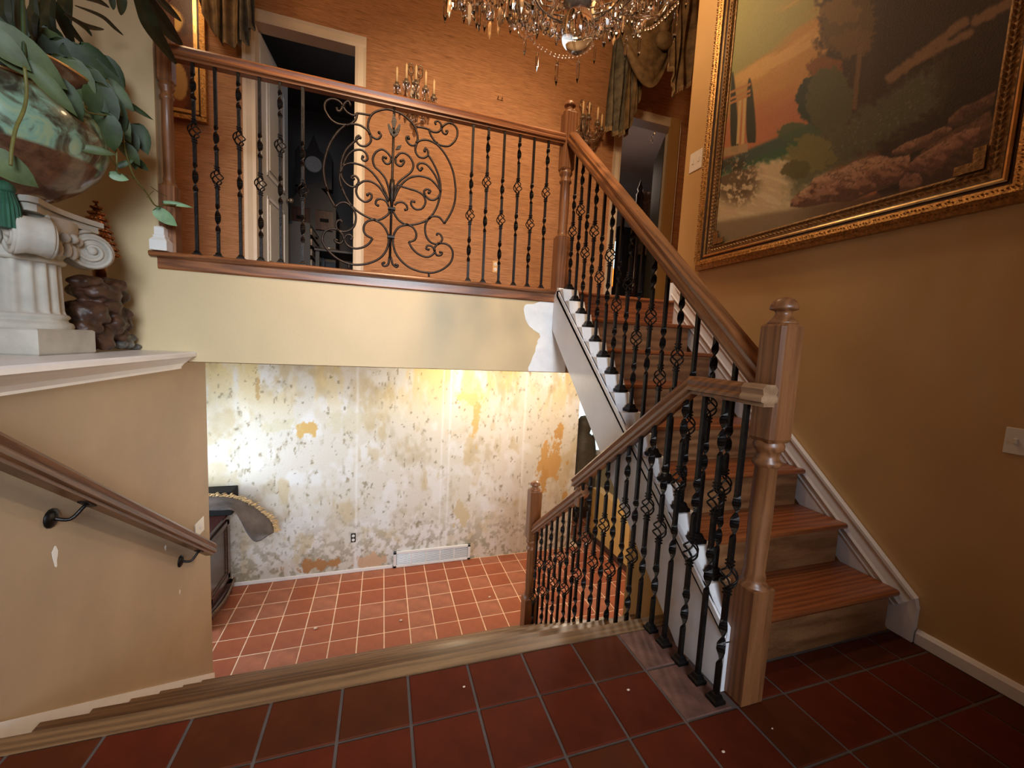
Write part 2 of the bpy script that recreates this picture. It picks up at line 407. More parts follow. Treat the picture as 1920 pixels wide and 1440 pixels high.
def vn(x, y, seed=0):
    """value noise in numpy"""
    xi = np.floor(x).astype(int); yi = np.floor(y).astype(int); xf = x-xi; yf = y-yi
    def h(i, j):
        n = (i*374761393 + j*668265263 + seed*1442695041) & 0xffffffff
        n = ((n ^ (n >> 13))*1274126177) & 0xffffffff
        return ((n ^ (n >> 16)) & 0xffff)/65535.0
    u = xf*xf*(3-2*xf); v = yf*yf*(3-2*yf)
    return (h(xi, yi)*(1-u)+h(xi+1, yi)*u)*(1-v)+(h(xi, yi+1)*(1-u)+h(xi+1, yi+1)*u)*v
def fbm(x, y, seed=0, o=4):
    s = 0; a = .5; t = 0
    for i in range(o): s = s+a*vn(x*2**i, y*2**i, seed+i*17); t += a; a *= .55
    return s/t
def mixc(c, d, m):
    return c*(1-m[..., None])+np.array(d, float)/255*m[..., None]
def sstep(e0, e1, x):
    t = np.clip((x-e0)/(e1-e0), 0, 1); return t*t*(3-2*t)

# ================================================================== the setting
P = .208                                    # tile pitch
XL, XS, XR = -1.088, 1.13, 2.15             # knee wall face, stringer face, right wall face
YF, YW = 2.65, 3.9                          # bridge face, upper back wall
YB = at_z(718, 1066, -1.28).y               # lower back wall
ZF, ZS, ZL, ZC = 1.552, .975, -1.28, 4.9
wn = [0]
# --- landing floor: slab of grout with one object per tile
fl = thing('floor', None, None, (0, 0, 0), kind='structure')
m = MB(); m.box((-1.75, -2.6, -.16), (XR, 1.06, -.004)); m.box((XL, 1.06, -.16), (1.24, 1.335, -.004)); m.build('grout_bed', 'grout', fl)
tile_cache = {}
def tile(parent, x0, x1, y0, y1, z, mat, dz=0):
    g = .0045; k = (round(x1-x0, 3), round(y1-y0, 3))
    if x1-x0 < .02 or y1-y0 < .02: return
    if (k, mat) not in tile_cache:
        b = MB(); b.box((g, g, -.012), (x1-x0-g, y1-y0-g, 0), .0022)
        me = b.mesh('tile'); me.materials.append(M[mat]); tile_cache[(k, mat)] = me
    o = D.objects.new('tile', tile_cache[(k, mat)]); col.objects.link(o); o.parent = parent
    o.location = Vector((x0, y0, z+dz))-wpos(parent)
rt = random.Random(3)
for i in range(2, 19):
    x0, x1 = (-1.5145+i-0)*P, (-1.5145+i+1)*P
for i in range(-4, 12):
    x0, x1 = (-1.5145+i)*P, (-1.5145+i+1)*P
    x0, x1 = max(x0, XL+.004), min(x1, XR-.016)
    if x1 <= x0: continue
    for r in range(0, 8):
        y1 = 1.322 if r == 0 else (6.44-r)*P; y0 = (6.44-r-1)*P
        a, b_ = x0, x1
        if a > 1.0 and y1 > 1.05:
            if y0 > 1.05: continue
            y1 = 1.05
        if i == 6 and y1 > 1.05: b_ = min(b_, XS-.004) if r else 1.238
        if i == 6 and r == 1: mt = 'tile_c'
        elif i == 6 and r == 0: mt = 'tile_c'
        else: mt = rt.choice(['tile', 'tile', 'tile_b'])
        tile(fl, a, b_, y0, y1, 0, mt, rt.uniform(-.0008, .0008))
# --- lower floor
fl2 = thing('floor.001', None, None, (0, 3.6, ZL), kind='structure')
m = MB(); m.box((-2.6, 1.0, ZL-.12), (4.6, 5.6, ZL-.003)); m.build('grout_bed', 'grout_l', fl2)
for i in range(-5, 21):
    x0, x1 = (-5.7655+i)*P, (-5.7655+i+1)*P
    for r in range(-5, 9):
        y1, y0 = (20.7346-r)*P, (20.7346-r-1)*P
        if x0 < 2.2:
            if y0 >= YB-.01: continue
            y1 = min(y1, YB-.006)
        tile(fl2, x0, x1, y0, y1, ZL, rt.choice(['tile_low', 'tile_low', 'tile_low_b']), rt.uniform(-.0006, .0006))

# --- right wall with baseboard
m = MB(); m.box((XR, -2.6, -1.5), (XR+.14, YF+.02, ZC)); struct(m.build('wall_right', 'mustard', origin=(XR, 0, 0)))
m = MB(); m.sweep([(0, 0), (.016, 0), (.016, .05), (.008, .062), (0, .066)], [(XR, -2.5, 0), (XR, .975, 0)], )
m = MB(); m.prism([(XR, -2.5, 0), (XR-.016, -2.5, 0), (XR-.016, -2.5, .045), (XR-.007, -2.5, .058), (XR, -2.5, .060)], (0, 3.47, 0)); struct(m.build('baseboard_right', 'white', origin=(XR, 0, 0)))
# --- knee wall on the left, and the wall above its ledge
m = MB(); m.box((-1.76, -2.6, -1.5), (XL, YF, .95)); m.box((-1.20, YF, ZL), (XL, 3.07, ZS)); struct(m.build('wall_left', 'brown_wall', origin=(XL, 0, 0)))
m = MB(); m.box((-1.90, -2.6, .95), (-1.76, YF+.12, ZC)); struct(m.build('wall_left.001', 'mustard', origin=(-1.76, 0, 0)))
m = MB()
prof = [(-1.76, .95), (-1.76, 1.030), (-.985, 1.030), (-.978, 1.022), (-.978, 1.006), (-.99, .998), (-1.0, .99), (-1.035, .965), (-1.05, .945), (-1.05, .935), (XL, .930), (XL, .95)]
m.prism([(x, -2.5, z) for x, z in prof], (0, YF+2.5-.002, 0)); struct(m.build('trim_1', 'white', origin=(-1.0, 0, .95)))
# --- bridge face: beam, and the pier left of the opening
m = MB(); m.box((-1.76, YF, ZS), (1.26, YF+.12, 1.50)); m.box((-1.76, YF, 1.50), (-1.13, YF+.12, ZC)); fac = struct(m.build('wall_middle', 'cream', origin=(0, YF, ZS)))
pts = [(983, 574), (1000, 570), (1043, 568), (1066, 697), (1012, 697), (990, 696), (1003, 660), (1008, 640), (1012, 628), (1000, 618), (988, 606)]
rr = random.Random(5); poly = [at_y(x, y, YF) for x, y in pts]; poly = [Vector((p.x, YF-.002, min(max(p.z, ZS+.001), 1.47))) for p in poly]
poly = spline(poly, 4, closed=True); poly = [Vector((min(p.x, 1.255)+rr.uniform(-.004, .004), YF-.002, min(max(p.z, ZS+.001), 1.47))) for p in poly]
m = MB(); m.prism(poly, (0, .004, 0)); m.build('plaster_patch', 'plaster', fac)
# upper floor slab
m = MB(); m.box((-2.6, YF+.12, ZS), (3.6, YW, ZF-.02)); m.box((1.26, YF-.02, ZS), (3.6, YF+.12, ZF-.02)); struct(m.build('floor.002', 'oak_tread', origin=(0, YF, ZF)))
m = MB(); m.box((-2.6, YF+.0, ZS-.01), (3.4, 5.6, ZS+.005)); 
struct(MB().box((-2.6, YF+.125, ZS-.012), (4.6, 5.6, ZS)).build('ceiling.001', 'ceiling', origin=(0, 3.5, ZS)))
# oak edging of the bridge: moulded apron and nosing
t2 = thing('trim_2', None, None, (0, YF, 1.5), kind='structure')
xa, xb = -1.165, 1.142
m = MB(); pr = [(YF, 1.462), (YF-.006, 1.462), (YF-.012, 1.470), (YF-.012, 1.516), (YF-.018, 1.520), (YF-.018, 1.524), (YF, 1.524)]
m.prism([(xa+.028, y, z) for y, z in pr], (xb-xa-.028, 0, 0)); m.build('apron', 'oak', t2)
m = MB(); pr = [(YF+.12, 1.522), (YF-.028, 1.522), (YF-.036, 1.528), (YF-.039, 1.536), (YF-.036, 1.545), (YF-.028, 1.550), (YF+.12, 1.550)]
m.prism([(xa, y, z) for y, z in pr], (xb-xa, 0, 0)); m.build('nosing', 'oak', t2)

# --- upper back wall with two doorways
D1 = (-1.010, -.253, 3.575); D2 = (2.31, 2.955, 3.575)
m = MB()
for x0, x1, z0, z1 in ((-2.6, D1[0], ZF-.05, ZC), (D1[0], D1[1], D1[2], ZC), (D1[1], D2[0], ZF-.05, ZC), (D2[0], D2[1], D2[2], ZC), (D2[1], 3.7, ZF-.05, ZC)):
    m.box((x0, YW, z0), (x1, YW+.12, z1))
struct(m.build('wall_back', 'grass', origin=(0, YW, ZF)))
def casing(name, d, mat, wl=.075):
    t = thing(name, None, None, (d[0], YW, ZF), kind='structure')
    for s, nm in ((0, 'jamb_casing'), (1, 'jamb_casing')):
        x = d[s]; sg = -1 if s == 0 else 1
        b = MB(); b.prism([(x-sg*.012, YW-.018, ZF), (x+sg*.012, YW-.022, ZF), (x+sg*wl*.7, YW-.016, ZF), (x+sg*wl, YW-.024, ZF), (x+sg*wl, YW, ZF), (x-sg*.012, YW, ZF)], (0, 0, d[2]-ZF))
        b.box((x-sg*.012, YW, ZF), (x, YW+.12, d[2])); b.build(nm, mat, t)
    b = MB(); b.prism([(d[0]-wl, YW-.018, d[2]-.012), (d[0]-wl, YW-.022, d[2]+.012), (d[0]-wl, YW-.016, d[2]+wl*.7), (d[0]-wl, YW-.024, d[2]+wl), (d[0]-wl, YW, d[2]+wl), (d[0]-wl, YW, d[2]-.012)], (d[1]-d[0]+2*wl, 0, 0))
    b.box((d[0], YW, d[2]-.012), (d[1], YW+.12, d[2])); b.build('head_casing', mat, t)
casing('trim_3', D1, 'casing'); casing('trim_4', D2, 'casing')
# rooms behind the two doorways
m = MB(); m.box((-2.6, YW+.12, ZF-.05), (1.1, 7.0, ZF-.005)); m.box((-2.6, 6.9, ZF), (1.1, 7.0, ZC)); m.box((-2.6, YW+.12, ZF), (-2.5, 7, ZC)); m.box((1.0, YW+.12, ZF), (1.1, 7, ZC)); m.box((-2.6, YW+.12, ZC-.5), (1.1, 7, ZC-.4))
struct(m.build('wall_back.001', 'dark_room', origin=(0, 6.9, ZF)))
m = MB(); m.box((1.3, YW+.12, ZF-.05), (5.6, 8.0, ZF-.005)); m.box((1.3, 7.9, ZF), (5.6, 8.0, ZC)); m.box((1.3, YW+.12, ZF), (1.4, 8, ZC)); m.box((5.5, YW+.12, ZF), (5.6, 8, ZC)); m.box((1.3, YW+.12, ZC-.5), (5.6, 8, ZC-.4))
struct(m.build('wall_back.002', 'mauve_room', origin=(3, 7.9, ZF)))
# outer shell: left end of the hall, right end, front wall behind the viewer, ceiling
m = MB(); m.box((-2.7, YF, ZF-.1), (-2.6, YW+.1, ZC)); struct(m.build('wall_left.002', 'grass', origin=(-2.6, 3, ZF)))
m = MB(); m.box((3.6, YF-.2, ZF-.1), (3.7, YW+.1, ZC)); m.box((XR+.14, YF-.2, ZF), (3.6, YF-.06, ZC)); struct(m.build('wall_right.001', 'mustard', origin=(3.6, 3, ZF)))
m = MB(); m.box((-1.9, -2.72, -.2), (XR+.14, -2.6, ZC)); struct(m.build('wall_front', 'mustard', origin=(0, -2.6, 0)))
m = MB(); m.box((-2.7, -2.72, ZC), (3.7, YW+.2, ZC+.1)); struct(m.build('ceiling', 'ceiling', origin=(0, 0, ZC)))

# --- lower room
def peel_paint(a, b, pts):
    x = pts[..., 0]; z = pts[..., 2]
    c = np.ones(x.shape+(3,))*np.array((213, 207, 196))/255.
    n1 = fbm(x*3, z*3, 1); n2 = fbm(x*16, z*9, 5, 5); n3 = fbm(x*34, z*20, 9, 5); n4 = fbm(x*7, z*2.2, 21, 4)
    c = mixc(c, (186, 172, 146), sstep(.52, .72, n1*.6+n2*.4)*.8)
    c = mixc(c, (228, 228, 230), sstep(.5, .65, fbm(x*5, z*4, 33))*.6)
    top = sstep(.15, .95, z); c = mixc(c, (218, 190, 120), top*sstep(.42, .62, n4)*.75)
    c = mixc(c, (176, 167, 146), sstep(.56, .68, n3)*sstep(.47, .62, n2)*.5)           # dark flecks of old paste
    c = mixc(c, (124, 108, 80), sstep(.72, .75, n3)*.6); c = mixc(c, (196, 176, 136), sstep(.50, .60, fbm(x*9, z*3.5, 91, 5))*sstep(.45, .6, n1)*.6)
    low = sstep(-.55, -1.2, z); c = mixc(c, (150, 140, 118), low*sstep(.50, .60, fbm(x*22, z*22, 71))*.7)
    for sx, wd in ((-.235, .012), (.70, .010), (.62, .008), (1.55, .012)):                 # taped seams
        c = mixc(c, (236, 236, 238), np.exp(-((x-sx-.01*(n1-.5))/wd)**2)*.55)
    def blob(px, py, rx, rz, th, colr, sd, amt=.95):
        nonlocal c
        p = at_y(px, py, YB); d = np.sqrt(((x-p.x)/rx)**2+((z-p.z)/rz)**2)
        e = d+(fbm(x*16, z*9, sd, 6)-.5)*2.3+(fbm(x*60, z*45, sd+3, 3)-.5)*.5
        c = mixc(c, colr, sstep(th+.06, th-.06, e)*amt)
    tan = (194, 150, 88)
    blob(1035, 862, .16, .22, .85, (202, 158, 96), 3); blob(1052, 815, .07, .16, .8, tan, 4); blob(1020, 905, .05, .2, .7, tan, 6)
    blob(600, 1058, .26, .07, .9, (176, 126, 78), 11); blob(690, 1052, .20, .08, .8, (206, 172, 140), 12); blob(575, 802, .10, .09, .8, (206, 168, 98), 13)
    blob(890, 785, .06, .28, .75, (206, 172, 112), 14); blob(880, 745, .20, .12, .6, (216, 188, 132), 15); blob(985, 1050, .2, .05, .8, (196, 150, 118), 16)
    blob(482, 735, .03, .22, .7, (190, 160, 110), 17); blob(1060, 940, .04, .25, .7, tan, 19); blob(860, 960, .12, .2, .7, (200, 184, 150), 20)
    blob(530, 800, .22, .08, .6, (204, 196, 162), 25, .6); blob(650, 790, .25, .2, .55, (208, 200, 172), 26, .6)
    return np.clip(c, 0, 1)
XBR = at_y(1088, 740, YB).x
wb = thing('wall_back.003', None, None, (0, YB, ZL), kind='structure')
m = MB(); m.box((-2.5, YB+.001, ZL), (XBR, YB+.14, ZS)); m.build('wall_core', 'beige_wall', wb)
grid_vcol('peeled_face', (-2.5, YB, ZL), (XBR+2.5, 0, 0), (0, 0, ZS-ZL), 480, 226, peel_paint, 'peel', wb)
m = MB(); m.box((-2.5, YB-.012, ZL), (.135, YB, ZL+.035), .003); struct(m.build('baseboard_back', 'white', origin=(0, YB, ZL)))
m = MB(); m.box((-2.6, 3.07, ZL), (-2.5, 5.6, ZS)); m.box((-2.5, 3.0, ZL), (-1.2, 3.07, ZS)); struct(m.build('wall_left.003', 'brown_wall', origin=(-2.5, 3.5, ZL)))
# right-hand side of the lower hall
m = MB(); m.box((2.6, 3.62, ZL), (2.72, 4.45, -.62)); m.box((2.6, 2.0, ZL), (2.72, 3.62, ZS)); struct(m.build('wall_right.002', 'yellow_wall', origin=(2.6, 4, ZL)))
m = MB(); m.box((2.588, 2.0, ZL), (2.6, 4.45, ZL+.07)); struct(m.build('baseboard_right.001', 'dark_base', origin=(2.6, 4, ZL)))
m = MB(); m.box((1.9, 5.5, ZL), (4.6, 5.6, ZS)); struct(m.build('wall_back.004', 'beige_wall', origin=(2.6, 5.5, ZL)))
m = MB(); m.prism([(1.25, .9, ZL), (1.25, 1.735, ZL), (1.25, 1.735, .46), (1.25, 1.21, 0), (1.25, .9, -.05)], (.1, 0, 0)); m.box((1.35, 1.0, ZL), (4.5, 1.1, -.1)); m.box((1.35, 1.64, ZL), (1.9, 1.735, .3)); struct(m.build('wall_right.003', 'yellow_wall', origin=(1.25, 1.3, ZL)))
m = MB(); m.box((4.5, 1.1, ZL), (4.6, 5.6, ZS)); struct(m.build('wall_right.004', 'beige_wall', origin=(3.1, 3, ZL)))
# window seen past the end of the peeled wall
wx0, wx1 = at_y(1087, 800, 5.48).x-.1, at_y(1150, 800, 5.48).x
wd = thing('window_1', None, None, ((wx0+wx1)/2, 5.48, .3), kind='structure')
m = MB(); m.box((wx0, 5.475, -.42), (wx1, 5.485, .93)); m.build('pane', 'window_glow', wd)
m = MB(); m.box((wx0-.06, 5.46, -.48), (wx0, 5.5, .96)); m.box((wx1, 5.46, -.48), (wx1+.06, 5.5, .96)); m.box((wx0-.06, 5.46, -.50), (wx1+.06, 5.5, -.42)); m.build('window_frame', 'white', wd)

# ================================================================== staircases
def baluster_bar(L, ty):
    """square bar with flattened twisted stretches; returns mesh and basket centre height"""
    zb = L*(.43 if ty == 'A' else .655)
    tw = ((.13, .29), (.56, .70)) if ty == 'A' else ((.33, .49), (.80, .95))
    if ty == 'P': tw = ((.25, .42), (.58, .75)); zb = None
    h = .0072; hb = .038; m = MB()
    def ring(z, a, b, ang):
        c, s = math.cos(ang), math.sin(ang)
        return [(x*c-y*s, x*s+y*c, z) for x, y in ((-a,-b),(a,-b),(a,b),(-a,b))]
    def run(rs):
        vs = [v for r in rs for v in r]; fs = [(3,2,1,0), tuple(len(vs)-4+i for i in range(4))]
        for i in range(len(rs)-1):
            for k in range(4): fs.append((i*4+k, i*4+(k+1)%4, i*4+4+(k+1)%4, i*4+4+k))
        m.add(vs, fs)
    def seg(z0, z1):
        rs = [ring(z0, h, h, 0)]
        for t0, t1 in tw:
            a, b = t0*L, t1*L
            if a >= z0 and b <= z1:
                n = 14
                for i in range(n+1):
                    t = i/n; e = min(1, min(t, 1-t)*6); ww = h+(.0135-h)*e; th = h+(.0034-h)*e
                    rs.append(ring(a+(b-a)*t, ww, th, t*PI*2))
        rs.append(ring(z1, h, h, 0)); run(rs)
    if zb:
        seg(0, zb-hb+.002); seg(zb+hb-.002, L)
        for zc in (zb-hb-.006, zb+hb+.006, zb-hb-.018, zb+hb+.018): m.box((-.0108, -.0108, zc-.004), (.0108, .0108, zc+.004), .002)
    else: seg(0, L)
    return m.mesh('baluster'), zb
def basket_mesh():
    m = MB()
    for k in range(4):
        pts = []
        for i in range(11):
            t = i/10; r = .005+.0235*math.sin(PI*t)**.85; a = k*PI/2+t*PI*1.0
            pts.append((r*math.cos(a), r*math.sin(a), -.038+.076*t))
        m.tube(pts, .0034, 5)
    return m.mesh('basket')
BASK = basket_mesh(); BASK.materials.append(M['iron'])
def shoe_mesh(s=1):
    m = MB(); m.lathe([(.026*s, 0), (.026*s, .009*s), (.019*s, .013*s), (.014*s, .024*s), (.0105*s, .026*s)], (0, 0, 0), 4, sm=False, sq=1); return m.mesh('shoe')
SHOE = shoe_mesh(); SHOE.materials.append(M['iron'])
SHOEB = shoe_mesh(1.2); SHOEB.materials.append(M['iron'])
SHOEC = shoe_mesh(1.45); SHOEC.materials.append(M['iron']); SHOES = {False: SHOE, True: SHOEB, 2: SHOEC}
BARS = {}
def baluster(parent, x, y, z, L, ty, big=False):
    k = (round(L, 2), ty)
    if k not in BARS:
        me, zb = baluster_bar(k[0], ty); me.materials.append(M['iron']); BARS[k] = (me, zb)
    me, zb = BARS[k]
    b = inst(me, 'baluster', parent, (x, y, z))
    if zb: inst(BASK, 'basket', b, (x, y, z+zb))
    inst(SHOES[big], 'shoe', b, (x, y, z))
    return b
RAIL = [(-.020, 0), (-.020, .010), (-.031, .014), (-.031, .026), (-.024, .034), (-.029, .050), (-.017, .063), (.017, .063), (.029, .050), (.024, .034), (.031, .026), (.031, .014), (.020, .010), (.020, 0)]
def newel(parent, x, y, z0, z1, z2, z3, zk, mat='oak_z', hw=.045):
    m = MB(); m.box((x-hw, y-hw, z0), (x+hw, y+hw, z1), .004)
    m.lathe([(hw*1.05, z1-.004), (hw*.92, z1+.008), (hw*.74, z1+.018), (hw*.80, z1+.030), (hw*.70, z1+.05), (hw*.78, (z1+z2)/2), (hw*.72, z2-.085), (hw*.92, z2-.078), (hw*.95, z2-.066), (hw*.74, z2-.054), (hw*.76, z2-.036), (hw*1.0, z2-.022), (hw*1.02, z2-.012), (hw*.9, z2+.002)], (x, y, 0), 24, cap=False)
    c = .010
    ring = lambda zz, k, cc: [(x-k+cc, y-k, zz), (x+k-cc, y-k, zz), (x+k, y-k+cc, zz), (x+k, y+k-cc, zz), (x+k-cc, y+k, zz), (x-k+cc, y+k, zz), (x-k, y+k-cc, zz), (x-k, y-k+cc, zz)]
    vs = ring(z2, hw-.006, c)+ring(z2+.012, hw, c)+ring(z3-.008, hw, c)+ring(z3, hw-.005, c+.002)
    fs = [tuple(range(8))[::-1], tuple(range(24, 32))]
    for i in range(3):
        for k in range(8): fs.append((i*8+k, i*8+(k+1)%8, i*8+8+(k+1)%8, i*8+8+k))
    m.add(vs, fs); nw = m.build('newel_post', mat, parent)
    s = (zk-z3)/.085; b = MB()
    b.lathe([(.041, 0), (.042, .005), (.038, .009), (.037, .012), (.030, .018), (.0235, .028), (.022, .036), (.026, .042), (.038, .046), (.040, .050), (.0385, .058), (.033, .070), (.024, .079), (.012, .084), (.001, .085)], (0, 0, 0), 22)
    b.v = [(x+p[0]*hw/.045, y+p[1]*hw/.045, z3+p[2]*s) for p in b.v]; b.build('finial', mat, nw)
    return nw

# --- upper flight
st = thing('staircase', 'oak staircase of eight steps rising between white stringer and mustard wall', 'staircase', (1.68, 1.8, 0))
RZ, RY, Y1 = .194, .2265, 1.030
for k in range(1, 9):
    y = Y1+RY*(k-1); z = RZ*k; ye = y+RY+.03 if k < 8 else YF+.12
    m = MB(); pr = [(ye, z-.026), (y+.012, z-.026), (y+.003, z-.022), (y, z-.013), (y+.003, z-.004), (y+.012, z), (ye, z)]
    m.prism([(1.225, a, b) for a, b in pr], (.893, 0, 0)); m.build('tread', 'oak_tread', st)
    m = MB(); m.box((1.235, y+.026, z-RZ), (2.10, y+.040, z-.026)); m.build('riser', 'oak_riser', st)
m = MB(); m.prism([(XS, .985, 0), (XS, .985, .235), (XS, 2.555, 1.535), (XS, 2.64, 1.535), (XS, 2.64, 1.20+.885*.085), (XS, 2.555, 1.193), (XS, 1.207, 0)], (.018, 0, 0)); 
m.build('stringer', 'skirt_white', st)
m = MB(); d = Vector((0, 1, .885)).normalized(); n = Vector((0, -.663, .75))
m.prism([(XS-.008, .985, .200), (XS-.008, .985, .226), (XS-.008, 2.555, 1.526), (XS-.008, 2.555, 1.500)], (.010, 0, 0)); m.build('stringer_moulding', 'white', st)
UB = []      # upper baluster seats
yb = 2.535; 
while yb > 1.06:
    UB.append((yb, 1.550-(2.543-yb)*.853)); yb -= .1012
cap = []
pts = [(.985, .235-.05)]
for (y, z) in reversed(UB): pts += [(y-.034, z-.002), (y+.030, z-.002), (y+.036, z+.012)]
top = [(XS, a, b) for a, b in pts]+[(XS, 2.60, 1.56), (XS, 2.60, 1.50), (XS, .985, .18)]
m = MB(); m.prism(top, (.112, 0, 0)); m.build('stringer_cap', 'white', st)
m = MB(); m.prism([(XS+.018, 1.17, 0), (XS+.018, 2.66, 1.283), (XS+.018, 2.66, 1.262), (XS+.018, 1.20, 0)], (.98, 0, 0)); m.build('soffit', 'skirt_white', st)
# wall skirt with cap moulding, down to the baseboard
sk = thing('trim_5', None, None, (XR, 1.8, 0), kind='structure')
m = MB(); top = [(2.62, 1.655), (.985, .186), (.975, .150), (.975, 0)]
m.prism([(XR-.022, a, b) for a, b in top+[(1.06, 0), (2.66, 1.40), (2.66, 1.655)]], (.022, 0, 0)); m.build('skirt_board', 'white', sk)
m = MB(); m.sweep([(-.002, -.075), (.030, -.075), (.036, -.066), (.030, -.055), (.024, -.015), (.034, -.006), (.034, .006), (-.002, .006)], [(XR-.002, 2.62, 1.655), (XR-.002, .985, .186)][::-1], up=(0, 0, 1)); 
m.v = [(XR-(p[0]-XR) if p[0] > XR else p[0], p[1], p[2]) for p in m.v]; m.build('skirt_moulding', 'white', sk)
m = MB(); m.sweep([(0, -.003), (.004, -.003), (.004, .003), (0, .003)], [(XR-.0265, 1.05, .118), (XR-.0265, 2.62, 1.50)]); m.build('skirt_bead', 'white', sk)
m = MB(); m.box((XR-.028, 2.60, 1.552), (XR, 2.66, 1.72), .004); m.box((XR-.06, 2.66, 1.552), (XR, 2.67, 1.69)); m.build('skirt_block', 'white', sk)

# --- upper stair railing with near newel
sr = thing('stair_railing', 'iron and oak railing climbing the upper flight to the bridge', 'railing', (1.19, 1.8, .8))
newel(sr, 1.190, .960, 0, .405, .89, 1.262, 1.345)
RA, RB = Vector((1.19, 1.00, 1.035)), Vector((1.19, 2.648, 2.525))
m = MB(); m.sweep([(a*1.15, b*1.22) for a, b in RAIL], [RA, RB]); m.build('handrail', 'oak_up', sr)
for i, (y, z) in enumerate(UB):
    t = (y-RA.y)/(RB.y-RA.y); zt = RA.z+(RB.z-RA.z)*t+.01
    baluster(sr, 1.19, y, z, zt-z, 'B' if i % 2 else 'A', 2)

# --- lower flight
st2 = thing('staircase.001', 'oak staircase dropping from the tiled landing to the lower hall', 'staircase', (0, 2.1, -.6))
R2, T2, YN = .183, .245, 1.39
pr = lambda yn, z, yb_: [(yb_, z-.028), (yn-.010, z-.028), (yn-.002, z-.022), (yn, z-.014), (yn-.002, z-.006), (yn-.010, z), (yb_, z)]
m = MB(); m.prism([(XL+.004, a, b) for a, b in pr(YN, .001, 1.322)], (1.245-XL-.004, 0, 0)); m.build('landing_nosing', 'oak_grey', st2)
for k in range(1, 7):
    yn = YN+T2*k+.012; z = -R2*k
    m = MB(); m.prism([(XL+.014, a, b) for a, b in pr(yn, z, yn-T2-.04)], (1.245-XL-.014, 0, 0)); m.build('tread', 'oak_grey', st2)
for k in range(0, 7):
    yn = YN+T2*k-.03; z = -R2*k
    m = MB(); m.box((XL+.014, yn-.015, z-R2), (1.24, yn, z-.028)); m.build('riser', 'oak_riser', st2)
m = MB(); off = .03
m.prism([(XL, 1.20, .035), (XL, 1.39, .035), (XL, 3.06, .035-(3.06-1.39)*R2/T2), (XL, 3.06, ZL), (XL, 2.86, ZL), (XL, 1.0, -.3), (XL, 1.0, .035)], (.013, 0, 0)); struct(m.build('trim_6', 'white', origin=(XL, 1.4, 0)))
m = MB(); m.prism([(1.236, 1.37, -.06), (1.236, 2.93, -.06-1.56*R2/T2), (1.236, 2.93, ZL), (1.236, 2.70, ZL), (1.236, 1.32, -.25), (1.236, 1.32, -.06)], (.010, 0, 0))
m.build('closed_stringer', 'oak_y', st2)
# lower railing
lr = thing('stair_railing.001', 'iron and oak railing running level, then down beside the lower flight', 'railing', (1.085, 1.9, 0))
XRL = 1.085
zr = lambda y: 1.006 if y < 1.185 else 1.006-(y-1.185)*.79
ye = 2.03
m = MB(); m.sweep(RAIL, [(XRL, .905, 1.012), (XRL, 1.185, 1.012), (XRL, ye, 1.012-(ye-1.185)*.785)]); m.build('handrail', 'oak_dn', lr)
m = MB(); m.sweep([(a*1.04, b*1.04-.001) for a, b in RAIL], [(XRL, .888, 1.012), (XRL, .965, 1.012)]); m.build('rail_end_cap', 'oak_pale', lr, label='paler oak rail end cap')
y2 = 2.69; zz = lambda y: .318-(y-1.96)*.79
m = MB(); m.sweep(RAIL, [(XRL+.012, 1.94, zz(1.94)+.004), (XRL+.012, y2, zz(y2))]); m.build('handrail', 'oak_dn', lr)
m = MB(); m.box((XRL-.014, 1.99, .25), (XRL+.03, 2.03, .37), .003); m.build('rail_coupling', 'oak_z', lr)
newel(lr, 1.10, 2.715, -R2*6, -.76, -.30, .085, .155)
for i, y in enumerate((.962, 1.045, 1.134, 1.226, 1.308)):
    baluster(lr, XRL, y, 0, 1.02, 'B' if i % 2 else 'A', True)
y = 1.395; i = 1
while y < 2.66:
    k = max(1, math.ceil((y+.001-YN)/T2)); z = -R2*k
    top = (1.012-(y-1.185)*.785 if y < 1.97 else zz(y))+.012
    baluster(lr, XRL+(.012 if y > 1.97 else 0), y, z, top-z, 'B' if i % 2 else 'A')
    y += .0815; i += 1

# --- bridge balustrade with scroll panel
br = thing('bridge_railing', 'iron balustrade with large scrollwork panel and oak rail across the bridge', 'railing', (0, YF, ZF))
newel(br, 1.185, 2.69, 1.548, 1.925, 2.365, 2.745, 2.825, 'oak_z')
newel(br, -1.094, 2.69, 1.548, 1.90, 2.41, 2.78, 2.86, 'oak_z', .034)
m = MB(); m.sweep([(a*1.1, b*1.1) for a, b in RAIL], [(-1.06, YF+.02, 2.524), (1.145, YF+.02, 2.524)]); m.build('handrail', 'oak', br)
for i, px in enumerate(((370, 470), (410, 475), (452, 482), (490, 487), (527, 488), (568, 492))):
    baluster(br, at_y(px[0], px[1], YF+.01).x, YF+.01, 1.55, .985, 'B' if i % 2 == 0 else 'A')
for i, px in enumerate(((877, 521), (905, 525), (934, 528), (962, 531), (988, 533), (1014, 535))):
    baluster(br, at_y(px[0], px[1], YF+.01).x, YF+.01, 1.55, .985, 'A' if i % 2 == 0 else 'B')
